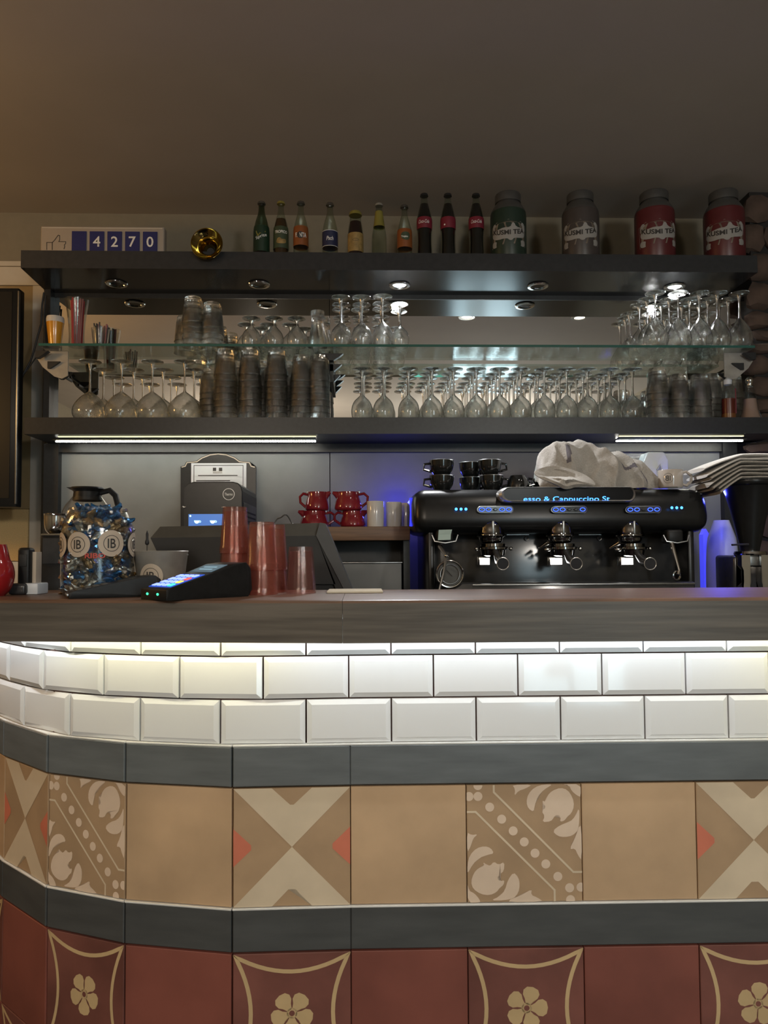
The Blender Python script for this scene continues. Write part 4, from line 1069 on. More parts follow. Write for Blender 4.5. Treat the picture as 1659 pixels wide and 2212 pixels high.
for i, (u, Y) in enumerate(((811, 2.36), (851, 2.38), (878, 2.43))):
    H = Z(1083 + 2 * i, Y, u) - ZW; r = (.0275, .0255, .022)[i]
    t = thing('white_mug', ['white mug directly right of the red jugs', 'middle white mug on the wooden shelf', 'white mug nearest the espresso machine, lit blue'][i], 'mug', (X(u, Y, 1110), Y, ZW), 0, 'white mugs on the wooden shelf')
    lobj('body', [(0, 0), (r * .93, 0), (r * .97, .003), (r, H - .002), (r - .001, H), (r - .003, H - .001), (r - .004, .005), (0, .005)], 26, 'white_ceramic', t)
    bm = BM(); tube(bm, [(0, r * .9, H * .8), (0, r * 1.5, H * .72), (0, r * 1.6, H * .45), (0, r * .9, H * .22)], .004, 8); obj('handle', bm, 'white_ceramic', t, True)

# ================================================================ ESPRESSO MACHINE
YE = 2.12
ex0, ex1 = X(893, YE, 1100), X(1538, YE, 1100); ec = (ex0 + ex1) / 2
em = thing('espresso_machine', 'large black three-group espresso machine with blue lit buttons and display', 'espresso machine', (ec, YE, BCZ))
def ep(u, v, Y=YE): a, b = xy(u, v, Y); return a - ec, b - BCZ
EX = (ex1 - ex0) / 2
zh1 = ep(1200, 1052)[1]; zh0 = ep(1200, 1152)[1]
prof = [(.0, zh0 + .03), (.015, zh0 + .008), (.05, zh0), (.40, zh0), (.42, zh0 + .02), (.42, zh1 - .01), (.41, zh1), (.07, zh1), (.035, zh1 - .008), (.012, zh1 - .035)]
prof = [(y - .0, z) for y, z in prof]
zc_ = (zh0 + zh1) / 2
bm = BM(); rings = []
for s_, k in ((-1, .42), (-.992, .66), (-.975, .84), (-.95, .95), (-.91, 1), (.91, 1), (.95, .95), (.975, .84), (.992, .66), (1, .42)):
    rings.append([bm.verts.new((EX * s_, .21 + (y - .21) * (.7 + .3 * k), zc_ + (z - zc_) * k)) for y, z in smoothp(prof, 1)])
n = len(rings[0])
for A, B in zip(rings, rings[1:]):
    for k in range(n): bm.faces.new((A[k], A[(k + 1) % n], B[(k + 1) % n], B[k]))
bm.faces.new(rings[0]); bm.faces.new(rings[-1][::-1])
obj('hood', bm, 'black_satin', em, True)
xa, _ = ep(926, 1150); xb, _ = ep(1510, 1150)
zt0 = ep(1200, 1264)[1]
qbox('back_splash', 'black_gloss', em, xa + .01, xb - .01, .12, .40, .02, zh0 + .02, .003)
for a, b in ((xa, xa + .02), (xb - .02, xb)): qbox('side_panel', 'black_satin', em, a, b, .03, .42, .02, zh0 + .02, .006)
qbox('base', 'black_gloss', em, xa - .005, xb + .005, -.01, .42, .012, .06, .006)
dx0, dz1 = ep(1060, 1262); dx1, _ = ep(1498, 1262)
qbox('drip_tray', 'black_gloss', em, xa + .05, xb - .03, -.03, .12, .06, dz1 + .004, .004)
qbox('tray_lip', 'steel_dull', em, xa + .12, xb - .03, -.033, -.028, dz1 - .004, dz1 + .002, .0015)
for k in range(4): qbox('foot', 'rubber_black', em, (-.36, .32, -.36, .32)[k], (-.32, .36, -.32, .36)[k], (.02, .02, .36, .36)[k], (.06, .06, .4, .4)[k], 0, .014)
for k in range(2): a, b = ep((1111, 1275)[k], 1153); qbox('panel_trim', 'steel_dull', em, a, a + .068, .11, .118, b - .001, b + .001)
# display
zd1 = ep(1200, 1053, YE)[1]; zd0 = ep(1200, 1086, YE)[1]; xd0 = ep(1075, 1068)[0]; xd1 = ep(1368, 1068)[0]
def oval(x0, x1, z0, z1, n=10, p=.9):
    out = []; r = (z1 - z0) / 2; cz = (z0 + z1) / 2
    for k in range(n + 1):
        a = R(90) + math.pi * k / n; out.append((x0 + r * 1.3 + r * 1.3 * math.cos(a), cz + r * math.sin(a)))
    for k in range(n + 1):
        a = R(-90) + math.pi * k / n; out.append((x1 - r * .8 + r * .8 * math.cos(a), cz + r * math.sin(a)))
    return out
bm = BM(); o1 = oval(xd0, xd1, zd0, zd1); o2 = oval(xd0 + .014, xd1 - .006, zd0 + .006, zd1 - .003)
n = len(o1)
for y0, y1, oa, ob in ((-.022, -.022, o1, o2),):
    A = [bm.verts.new((a, -.016, b)) for a, b in o1]; Bm = [bm.verts.new((a * .5 + c * .5, -.024, b * .5 + d * .5)) for (a, b), (c, d) in zip(o1, o2)]; Bv = [bm.verts.new((a, -.018, b)) for a, b in o2]; Cv = [bm.verts.new((a, .03, b)) for a, b in o1]
    for k in range(n):
        j = (k + 1) % n; bm.faces.new((A[k], A[j], Bm[j], Bm[k])); bm.faces.new((Bm[k], Bm[j], Bv[j], Bv[k])); bm.faces.new((Cv[k], Cv[j], A[j], A[k]))
fr_ = obj('display_frame', bm, 'chrome_satin', em, True)
bm = BM(); prism(bm, o2, -.0165, .02); obj('display_glass', bm, 'display_black', em)
a0, b0 = ep(1128, 1078); a1, _ = ep(1313, 1078)
text('esso & Cappuccino St', .018, 'led_azure', em, ((a0 + a1) / 2, -.0172, b0 - .003), width=a1 - a0, name='display_text', clipz=-.0068, bold=.006)
# button bars and status lights
for bi, u in enumerate((1069, 1228, 1388)):
    a, b = ep(u, 1101); bm = BM(); prism(bm, oval(a - .052, a + .052, b - .0095, b + .0095, 8), -.006, .02); k_ = obj('button_bar', bm, 'black_gloss', em)
    bm = BM(); oo = oval(a - .052, a + .052, b - .0095, b + .0095, 8)
    tube(bm, [(x, -.006, z) for x, z in oo], .0011, 5, closed=True); obj('bar_rim', bm, 'steel_dull', k_, True)
    for k in range(5):
        xx = a + (k - 2) * .0195; lit = k != 2 and not (bi == 1 and k == 3)
        bm = BM(); 
        lathe(bm, [(.0, 0), (.0065, 0), (.0065, .003), (.004, .0045), (0, .0045)], 16); bmesh.ops.scale(bm, vec=(1, .62, 1), verts=bm.verts)
        bmesh.ops.rotate(bm, verts=bm.verts, cent=(0, 0, 0), matrix=Matrix.Rotation(R(90), 3, 'X'))
        for q in bm.verts: q.co += Vector((xx, -.006, b))
        obj('button', bm, 'black_gloss', k_)
        if lit:
            bm = BM(); pts = [(xx + .0072 * math.cos(q * .5236), -.0085, b + .0048 * math.sin(q * .5236)) for q in range(12)]
            tube(bm, pts, .0011, 5, closed=True); obj('button_ring', bm, 'led_blue', k_, True)
for u0 in (985, 1450):
    for k in range(3):
        a, b = ep(u0 + k * 10.5, 1100 if u0 < 1000 else 1097); bm = BM(); disc(bm, .0042, 12, (a, -.0045, b)); obj('status_light', bm, 'led_azure', em)
# groups, portafilters, white emissive panels
for gi, u in enumerate((1067, 1220, 1374)):
    a, b = ep(u, 1140, 2.10); Yg = .03
    bm = BM(); lathe(bm, smoothopen([(0, .050), (.020, .046), (.034, .028), (.038, .004), (.041, .0), (.041, -.006), (.034, -.008), (.033, -.020), (.024, -.026), (0, -.028)], 2), 30, (a, Yg, b - .018)); g = obj('group_head', bm, 'dark_chrome', em, True)
    qbox('bolt', 'steel_dull', g, a - .003, a + .003, Yg - .040, Yg - .034, b - .018, b + .02, .001)
    zz = ep(u, 1183, 2.10)[1]
    bm = BM(); lathe(bm, [(.0, .012), (.036, .012), (.0365, .004), (.044, .002), (.044, -.004), (.036, -.007), (.034, -.022), (.026, -.026), (0, -.026)], 30, (a + .006, Yg + .002, zz)); pf_ = obj('portafilter', bm, 'dark_chrome', em, True)
    for s_ in (-1, 1): bm = BM(); bmesh.ops.create_icosphere(bm, subdivisions=2, radius=.006, matrix=Matrix.Translation((a + .006 + s_ * .050, Yg - .008, zz - .003))); obj('lug', bm, 'chrome', pf_, True)
    ha, hb = ep(u + 8, 1217, 2.08)
    bm = BM(); tube(bm, [(a + .006, Yg - .03, zz - .008), (ha, -.03, (zz - .008 + hb) / 2 + .005), (ha, -.075, hb + .004), (ha, -.115, hb)], [.008, .009, .014, .016], 14); obj('portafilter_handle', bm, 'black_gloss', em, True)
    bm = BM(); tube(bm, [(ha + .0165 * math.cos(q * .3142), -.116, hb + .0165 * math.sin(q * .3142)) for q in range(20)], .0011, 5, closed=True); obj('handle_ring', bm, 'chrome_satin', em, True)
    la, lb = ep(u - 19 + (2 if gi else 0), 1213, 2.14); wv = .014 if gi == 0 else .017
    lh = qbox('white_panel_housing', 'chrome', em, la - wv - .003, la + wv + .003, .028, .06, lb - .012, lb + .014, .002)
    qbox('white_panel', 'emissive_white', lh, la - wv, la + wv, .0262, .028, lb - .009, lb + .010, .001)
    if gi: 
        ka, kb = ep(u - 43, 1178, 2.12); bm = BM(); tube(bm, [(ka - .012, .02, kb - .008), (ka + .01, .0, kb + .008)], [.004, .007], 10); obj('lever', bm, 'chrome', em, True)
        bm = BM(); bmesh.ops.create_icosphere(bm, subdivisions=2, radius=.007, matrix=Matrix.Translation((ep(u - 33, 1187, 2.1)[0], 0, ep(u, 1187, 2.1)[1])) @ Matrix.Diagonal((1.5, 1, .8, 1))); obj('lever_knob', bm, 'chrome', em, True)
for u in (1138, 1296):
    a, b = ep(u, 1163, 2.23); bm = BM(); tube(bm, [(a + .006 * math.cos(k * .5236), .115, b + .006 * math.sin(k * .5236)) for k in range(12)], .0014, 5, closed=True); obj('screw_ring', bm, 'steel_dull', em, True)
# gauge, steam knob, note
ga, gb = ep(971, 1240, 2.08)
bm = BM(); tube(bm, [(ga + .037 * math.cos(k * .2618), -.045, gb + .037 * math.sin(k * .2618)) for k in range(24)], .003, 8, closed=True); g = obj('pressure_gauge', bm, 'chrome', em, True)
bm = BM(); tube(bm, [(ga + .027 * math.cos(k * .2618), -.05, gb + .027 * math.sin(k * .2618)) for k in range(24)], .0016, 6, closed=True); obj('gauge_ring', bm, 'steel_dull', g, True)
bm = BM(); disc(bm, .035, 32, (ga, -.043, gb)); obj('gauge_dial', bm, 'pos_grey', g)
bm = BM(); tube(bm, [(ga + .006, -.052, gb - .006), (ga - .010, -.052, gb + .012)], .0012, 5); obj('gauge_needle', bm, 'rubber_black', g)
wa, wb = ep(966, 1201, 2.06); wc, wd = ep(948, 1278, 2.06)
bm = BM(); tube(bm, [(ep(952, 1180, 2.1)[0], .0, ep(952, 1180)[1]), (wa, -.04, wb), ((wa + wc) / 2 + .002, -.055, (wb + wd) / 2), (wc, -.06, wd)], [.007, .0055, .0035, .003], 8); obj('steam_wand', bm, 'steel_dull', em, True)
bm = BM(); bmesh.ops.create_icosphere(bm, subdivisions=2, radius=.006, matrix=Matrix.Translation((wa, -.045, wb))); obj('wand_joint', bm, 'chrome', em, True)
wa, wb = ep(1461, 1188, 2.06); wc, wd = ep(1470, 1232, 2.06)
bm = BM(); tube(bm, [(wa, -.03, wb + .02), (wa, -.04, wb), (wc, -.05, wd), (wc - .004, -.052, wd - .012)], [.006, .006, .004, .006], 8); obj('steam_wand', bm, 'chrome', em, True)
ka, kb = ep(1465, 1243, 2.06); bm = BM(); tube(bm, [(ka + .010 * math.cos(k * .5236), -.05, kb + .012 * math.sin(k * .5236)) for k in range(12)], .003, 6, closed=True); obj('wand_loop', bm, 'chrome', em, True)
for u in (1463, 962):
    ka, kb = ep(u, 1157, 2.10); 
    qbox('knob_block', 'black_plastic', em, ka - .024, ka + .024, -.01, .04, kb - .022, kb + .018, .008, 3)
    bm = BM(); tube(bm, [(ka - .037, -.012, kb + .002), (ka - .030, -.016, kb - .016), (ka, -.018, kb - .021), (ka + .030, -.016, kb - .016), (ka + .037, -.012, kb + .002)], .0025, 6); obj('knob_guard', bm, 'steel_dull', em, True)
na, nb = ep(961, 1156, 2.09); t = thing('paper_note', 'pale teal paper note stuck on the left knob of the espresso machine', 'note', (ec + na, 2.10, BCZ + nb - .014))
bm = BM(); A = [(-.019, -.002, 0), (.017, -.002, .001), (.018, -.004, .016), (.021, -.008, .030), (-.017, -.007, .029), (-.018, -.004, .015)]
vs = [bm.verts.new(q) for q in A]; bm.faces.new((vs[0], vs[1], vs[2], vs[5])); bm.faces.new((vs[5], vs[2], vs[3], vs[4]))
vs2 = [bm.verts.new((q[0], q[1] + .0008, q[2])) for q in A]; bm.faces.new((vs2[5], vs2[2], vs2[1], vs2[0])); bm.faces.new((vs2[4], vs2[3], vs2[2], vs2[5]))
obj('sheet', bm, 'note_teal', t)
# blue glow at both machine ends: lit tubes on the rear corners
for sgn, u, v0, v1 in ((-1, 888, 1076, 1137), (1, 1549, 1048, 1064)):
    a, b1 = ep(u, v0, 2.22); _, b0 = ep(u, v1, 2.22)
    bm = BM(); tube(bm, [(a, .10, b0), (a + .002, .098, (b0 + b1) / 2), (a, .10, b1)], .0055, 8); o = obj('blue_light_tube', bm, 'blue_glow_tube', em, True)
light('machine_glow', 'POINT', (ec - EX - .02, 2.57, 1.39), .55, (.05, .06, 1), .02)
light('machine_glow', 'POINT', (X(1552, 2.2, 1058), 2.2, Z(1062, 2.2, 1552)), 1.3, (.05, .06, 1), .02)
light('machine_glow', 'POINT', (ec + .25, 2.57, 1.44), .10, (.12, .12, 1), .02)
for gi, u in enumerate((1067, 1220, 1374)):
    a, b = ep(u - 15, 1213, 2.14)
# cup rail and things on the machine
ZM = BCZ + zh1
def black_cup(u, v, Y, z, label, r=.038, h=.046, hd=1, flip=False):
    t = thing('black_cup', label, 'cup', (X(u, Y, v), Y, z), 0, 'black cups on the espresso machine')
    pf = smoothopen([(r * .62, 0), (r * .66, .003), (r * .90, h * .35), (r, h * .8), (r, h)], 1)
    if flip: pf = [(a, h - b) for a, b in pf[::-1]]
    lobj('body', ([(0, 0)] + pf + [(r * .95, h), (r * .9, h * .6), (0, h * .2)]) if not flip else ([(r * .96, .001)] + pf + [(0, h)]), 26, 'black_ceramic', t)
    lobj('rim', [(r * 1.0, (h if not flip else 0)), (r * 1.012, (h if not flip else 0) - .001), (r * .97, (h if not flip else 0) + .001)], 26, 'steel_dull', t)
    bm = BM(); tube(bm, [(hd * r * .9, 0, h * .8), (hd * r * 1.4, 0, h * .75), (hd * r * 1.45, 0, h * .4), (hd * r * .8, 0, h * .25)], .004, 8); obj('handle', bm, 'black_ceramic', t, True)
zc0 = ZM + .001; HC2 = .047
for i, (u, Y, k, hd, lab) in enumerate(((954, 2.25, 0, -1, 'lower black cup of the leftmost pile on the espresso machine'), (954, 2.25, 1, -1, 'upper black cup of the leftmost pile on the espresso machine'), (1016, 2.31, 0, 1, 'lower black cup of the second pile on the espresso machine'), (1016, 2.31, 1, 1, 'upper black cup of the second pile on the espresso machine'), (1062, 2.25, 0, 1, 'lower black cup of the third pile on the espresso machine'), (1058, 2.25, 1, 1, 'upper black cup of the third pile on the espresso machine'), (1118, 2.25, 0, 1, 'upside-down black cup left of the crumpled towel'), (1125, 2.35, 0, 1, 'upside-down black cup behind, next to the crumpled towel'))):
    black_cup(u, 1020, Y, zc0 + k * HC2, lab, .038 if i < 2 else .036, .046, hd, flip=(i >= 6))
# crumpled towel
Yt = 2.25; tx0, _ = xy(1156, 1050, Yt); tx1, _ = xy(1420, 1050, Yt)
t = thing('crumpled_towel', 'crumpled beige tea towel with a dark stripe on the espresso machine', 'towel', ((tx0 + tx1) / 2, Yt, ZM)); TW = tx1 - tx0
top_px = [(0, 1045), (.04, 990), (.12, 972), (.22, 964), (.32, 966), (.45, 975), (.60, 984), (.72, 992), (.82, 1003), (.92, 1016), (1, 1035)]
def hp(s):
    for (a, b), (c, d) in zip(top_px, top_px[1:]):
        if s <= c: return Z(b + (d - b) * (s - a) / (c - a), Yt, 1250) - ZM
    return 0.02
bm = BM(); NX, NY = 120, 76; grid = []
for i in range(NX + 1):
    s_ = i / NX; h = hp(s_); row = []
    for j in range(NY + 1):
        a = math.pi * j / NY; wdt = .085 * (.55 + .45 * math.sin(math.pi * min(1, s_ * 1.1 + .05)) ** .5)
        y = -math.cos(a) * wdt; z = max(0, math.sin(a)) ** .75 * h
        p0 = Vector((s_ * 5.2, y * 16, z * 13))
        fold = noise.noise(p0 * .9 + Vector((3, 1, 0))) ; rd_ = 1 - abs(noise.noise(Vector((s_ * 6.5 + y * 9, y * 14 - s_ * 3, 7.7 + z * 8)))) * 2
        pl = 1 - abs(math.sin(s_ * 10.5 + y * 22 + 2.2 * noise.noise(p0 * .45))) ; k = .014 * fold + .012 * rd_ + .020 * (pl - .45) * min(1, .4 + s_ * 2) + .004 * noise.noise(p0 * 3.1)
        nrm = Vector((0, -math.cos(a), math.sin(a)))
        edge = min(1, min(s_, 1 - s_) * 9)
        q = Vector(((s_ - .5) * TW, y, z + .002)) + nrm * k * (.35 + .65 * edge)
        q.x += .008 * noise.noise(p0 * 1.4 + Vector((9, 0, 0)))
        q.z = max(q.z, .001)
        row.append(bm.verts.new(q))
    grid.append(row)
fs = []
for i in range(NX):
    for j in range(NY): fs.append((i, j, bm.faces.new((grid[i][j], grid[i + 1][j], grid[i + 1][j + 1], grid[i][j + 1]))))
bm.faces.ensure_lookup_table(); sel = [k for k, (i, j, f) in enumerate(fs) if abs((j / NY) - (.26 + .22 * math.sin(i / NX * 4.2 + .4) + .05 * math.sin(i * .29))) < .026 and .38 < i / NX < .86 or abs(i / NX - .21 - .04 * (j / NY)) < .016 and .12 < j / NY < .3]
o = obj('cloth', bm, 'towel', t, True); o.data.materials.append(MATS['towel_stripe'])
for k in sel: o.data.polygons[k].material_index = 1
# draped corner hanging over the display
cA = [(1165, 1010), (1205, 1000), (1245, 1010), (1282, 1030), (1290, 1052), (1250, 1050), (1222, 1059), (1205, 1048), (1175, 1034), (1158, 1022)]
bm = BM(); Yd = 2.075; pts = [(xy(u, v, Yd)[0] - t.location.x, xy(u, v, Yd)[1] - ZM) for u, v in cA]
pts = smoothp(pts, 2); cxm = sum(p_[0] for p_ in pts) / len(pts); czm = sum(p_[1] for p_ in pts) / len(pts)
def ring(k, yo): return [bm.verts.new((cxm + (a - cxm) * k, Yd - Yt + yo + .006 * noise.noise(Vector((a * 60, b * 60, k * 3))) * (1 - k * .3) + .055 * max(0, (b) / .07), czm + (b - czm) * k)) for a, b in pts]
rs_ = [ring(1, .006), ring(1.0, .0), ring(.75, -.006), ring(.5, -.002), ring(.25, -.008)]
for A, B in zip(rs_, rs_[1:]):
    for k in range(len(A)): bm.faces.new((A[k], A[(k + 1) % len(A)], B[(k + 1) % len(A)], B[k]))
bm.faces.new(rs_[-1]); bm.faces.new(rs_[0][::-1])
obj('draped_corner', bm, 'towel', t, True)
# white box, plastic jug, mug behind/next to the towel
a, b = xy(1350, 990, 2.42); t = thing('white_carton', 'white carton edge sticking up behind the crumpled towel', 'carton', (a, 2.42, ZM)); bm = BM(); box(bm, -.09, .045, -.03, .03, 0, b - ZM); bev(bm, .003); obj('body', bm, 'white_plastic', t, True)
a, b = xy(1408, 979, 2.33); H = b - ZM
t = thing('plastic_jug', 'small translucent white plastic jug between the towel and the mug', 'jug', (a, 2.33, ZM))
bm = BM(); w_ = .040; prism(bm, [(-w_, 0), (-w_, H * .72), (-w_ * .62, H), (w_ * .70, H), (w_, H * .80), (w_, 0)], -.03, .03); bev(bm, .004); obj('body', bm, 'white_plastic', t, True)
bm = BM(); tube(bm, [(.004, -.033, H * .55), (.012, -.038, H * .68), (.018, -.036, H * .5), (.018, -.034, .02)], .0035, 8); obj('tap', bm, 'white_plastic', t, True)
a, b = xy(1448, 1016, 2.17); H = b - ZM - .001; r = 26 * 2.17 / FPX
t = thing('monogram_mug', 'beige mug with a round dark monogram on the espresso machine', 'mug', (a, 2.17, ZM + .001))
lobj('body', [(0, 0), (r * .94, 0), (r * .98, .003), (r, H - .002), (r - .001, H), (r - .003, H - .001), (r - .004, .006), (0, .006)], 36, 'mug_ceramic', t)
bm = BM(); tube(bm, [(r * .95, 0, H * .84), (r * 1.35, 0, H * .92), (r * 1.78, 0, H * .68), (r * 1.75, 0, H * .36), (r * 1.35, 0, H * .12), (r * .95, 0, H * .2)], .0045, 8); obj('handle', bm, 'mug_ceramic', t, True)
def monogram(t, rr, a0, zc, R0, flip=False, m='dark_print', lw=.0008):
    bm = BM(); n = 32
    for k in range(n):
        an, bn = 2 * math.pi * k / n, 2 * math.pi * (k + 1) / n
        q = [(math.cos(an) * R0, math.sin(an) * R0), (math.cos(bn) * R0, math.sin(bn) * R0), (math.cos(bn) * (R0 - lw), math.sin(bn) * (R0 - lw)), (math.cos(an) * (R0 - lw), math.sin(an) * (R0 - lw))]
        bm.faces.new([bm.verts.new((x, 0, z)) for x, z in q])
    o = obj('monogram_ring', bm, m, t, loc=(0, 0, zc))
    if rr: bendmesh(o, rr, a0)
    x = text('IB', R0 * 1.05, m, t, (0, 0, zc), width=R0 * 1.0 * (-1 if flip else 1), bend=rr, a0=a0, bold=.01, name='monogram')
    return x
monogram(t, r + .0006, -.60, H * .5, .0145, flip=True)
# grinder with a cloth pile on its hopper
Yg = 2.15; gx, _ = xy(1618, 1100, Yg)
t = thing('coffee_grinder', 'coffee grinder with a dark hopper and forked chrome neck at the right edge', 'grinder', (gx, Yg, BCZ))
def gz(v): return xy(1618, v, Yg)[1] - BCZ
k = Yg / FPX
lobj('hopper', smoothopen([(19 * k, gz(1190)), (21 * k, gz(1180)), (36 * k, gz(1110)), (52 * k, gz(1052)), (58 * k, gz(1050)), (60 * k, gz(1042)), (59 * k, gz(1040)), (0, gz(1040))], 1), 36, 'black_satin', t)
lobj('collar', [(0, gz(1191)), (17 * k, gz(1191)), (17 * k, gz(1178)), (15 * k, gz(1176)), (0, gz(1176))], 30, 'steel_dull', t)
lobj('flange', [(0, gz(1199)), (32 * k, gz(1199)), (34 * k, gz(1196)), (32 * k, gz(1191)), (0, gz(1190))], 36, 'chrome', t)
for s_ in (-1, 1):
    bm = BM(); prism(bm, [(s_ * 31 * k, gz(1199)), (s_ * 31 * k, gz(1222)), (s_ * 27 * k, gz(1232)), (s_ * 27 * k, gz(1256)), (s_ * 33 * k, gz(1268)), (s_ * 33 * k, gz(1310)), (s_ * 14 * k, gz(1310)), (s_ * 14 * k, gz(1268)), (s_ * 12 * k, gz(1256)), (s_ * 12 * k, gz(1199))], -.03, .0); obj('neck_fork', bm, 'chrome', t)
qbox('neck', 'steel_dull', t, -12 * k, 12 * k, -.02, .02, gz(1222), gz(1199), .002)
qbox('body', 'black_gloss', t, -.05, .05, .0, .12, gz(1330), gz(1199), .01, 3)
qbox('base', 'black_gloss', t, -.07, .07, -.10, .14, 0, gz(1318), .01, 3)
bm = BM(); tube(bm, [(-.07, -.03, gz(1177)), (-.02, -.03, gz(1176))], .003, 6); obj('lever', bm, 'rubber_black', t)
ZH = BCZ + gz(1040)
vtop = [977, 982, 990, 999, 1008, 1016, 1025]
for i in range(7):
    vt = 1034 - i * 8.6; ul = [1532, 1528, 1516, 1508, 1512, 1505, 1497][i]; Yc_ = 2.15
    xa = X(ul, Yc_, 1000); xb = X(1700, Yc_, 1000); zz = Z(vt + 4, Yc_, 1600)
    lab = f'folded grey tea towel on the grinder hopper, {["lowest", "second lowest", "third from the bottom", "middle", "third from the top", "second from the top", "topmost"][i]} of the pile'
    bm = BM(); A = []
    for s_ in range(31):
        x = xa + (xb - xa) * s_ / 30; dx = x - gx; dist = max(0, -dx - .055); sag = (.62 - .04 * i) * dist + 1.6 * dist * dist * (1 - i / 9)
        zc2 = ZH + .006 + i * .0108 - (sag if i < 6 else sag * .85) + .0006 * math.sin(s_ * .5 + i * 2) + (.004 if dx > .05 else 0) * 0
        prof2 = []
        for q in range(14):
            a = 2 * math.pi * q / 14; prof2.append(bm.verts.new((x, math.copysign(abs(math.cos(a)) ** .5, math.cos(a)) * .07 + .004 * math.sin(i * 3), zc2 + math.copysign(abs(math.sin(a)) ** .8, math.sin(a)) * .0054)))
        A.append(prof2)
    for a_, b_ in zip(A, A[1:]):
        for q in range(14): bm.faces.new((a_[q], a_[(q + 1) % 14], b_[(q + 1) % 14], b_[q]))
    bm.faces.new(A[0]); bm.faces.new(A[-1][::-1])
    o = obj('folded_towel', bm, 'towel' if i < 5 else 'towel_white', None, True, (0, Yc_, 0)); tag(o, lab, 'towel', 'towels piled on the grinder')
# white canister lit blue behind the grinder
a, _ = xy(1560, 1200, 2.42); Hc = xy(1560, 1124, 2.42)[1] - BCZ
t = thing('white_canister', 'white plastic canister lit blue between the espresso machine and the grinder', 'canister', (a, 2.42, BCZ))
lobj('body', smoothopen([(.038, 0), (.050, .004), (.052, .05), (.050, Hc * .7), (.040, Hc * .93), (.024, Hc)], 2) + [(0, Hc)], 30, 'white_plastic', t)
lobj('measure_ring', [(.0525, .08), (.053, .083), (.0525, .086)], 30, 'pos_grey', t)
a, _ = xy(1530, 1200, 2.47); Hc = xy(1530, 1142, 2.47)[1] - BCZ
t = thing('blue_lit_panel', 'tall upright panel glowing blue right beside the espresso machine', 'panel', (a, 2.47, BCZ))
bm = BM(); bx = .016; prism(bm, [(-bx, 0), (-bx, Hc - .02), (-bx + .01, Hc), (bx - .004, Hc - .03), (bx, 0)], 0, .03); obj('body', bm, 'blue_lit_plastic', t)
light('machine_glow', 'POINT', (a - .006, 2.40, 1.13), .5, (.04, .05, 1), .01)

# ================================================================ ON THE BAR TOP
ZT_ = ZTOP
# red tumblers
def red_cup(u, Y, z, label, group, m='plastic_red', rz=0):
    t = thing('red_tumbler', label, 'tumbler', (X(u, Y, 1240), Y, z), rz, group)
    r0, r1, h = .0290, .0225, .089
    for nm, pf, fl in (('body', [(r0, 0), (r0 * 1.0, .012), (r0 * .955, .014), (r1 * 1.04, h * .88), (r1, h), (0, h)], 0),):
        bm = BM(); rings = []
        for i, (r, zz) in enumerate(pf):
            f = .022 if 2 <= i <= 3 else 0
            if r == 0: rings.append([bm.verts.new((0, 0, zz))]); continue
            rings.append([bm.verts.new((r * (1 + f * math.cos(12 * 2 * math.pi * q / 48)) * math.cos(2 * math.pi * q / 48), r * (1 + f * math.cos(12 * 2 * math.pi * q / 48)) * math.sin(2 * math.pi * q / 48), zz)) for q in range(48)])
        for a, b in zip(rings, rings[1:]):
            for i in range(48):
                j = (i + 1) % 48
                bm.faces.new((a[i], a[j], b[0])) if len(b) == 1 else bm.faces.new((a[i], a[j], b[j], b[i]))
        obj(nm, bm, m, t, True)
    lobj('inner_wall', [(r0 - .0015, .0), (r0 * .955 - .002, .014), (r1 * .93, h * .9), (0, h * .92)], 30, m, t)
    return t
GR_ = 'red plastic tumblers on the bar top'
for u, Y, n, p, nm in ((507, 1.44, 3, .0385, 'tall left stack'), (566, 1.39, 2, .0455, 'front middle stack'), (590, 1.475, 2, .044, 'rear middle stack')):
    for k in range(n):
        if n == 2: w_ = ['lower', 'upper'][k]
        else: w_ = ['bottom', 'middle', 'topmost'][k]
        red_cup(u, Y, ZT_ + .0003 + k * p, f'{w_} pinkish red plastic tumbler of the {nm} on the bar top', GR_, rz=k * .2)
red_cup(650, 1.43, ZT_, 'single paler red plastic tumbler standing upside down beside the stacks', GR_, 'plastic_clearish')
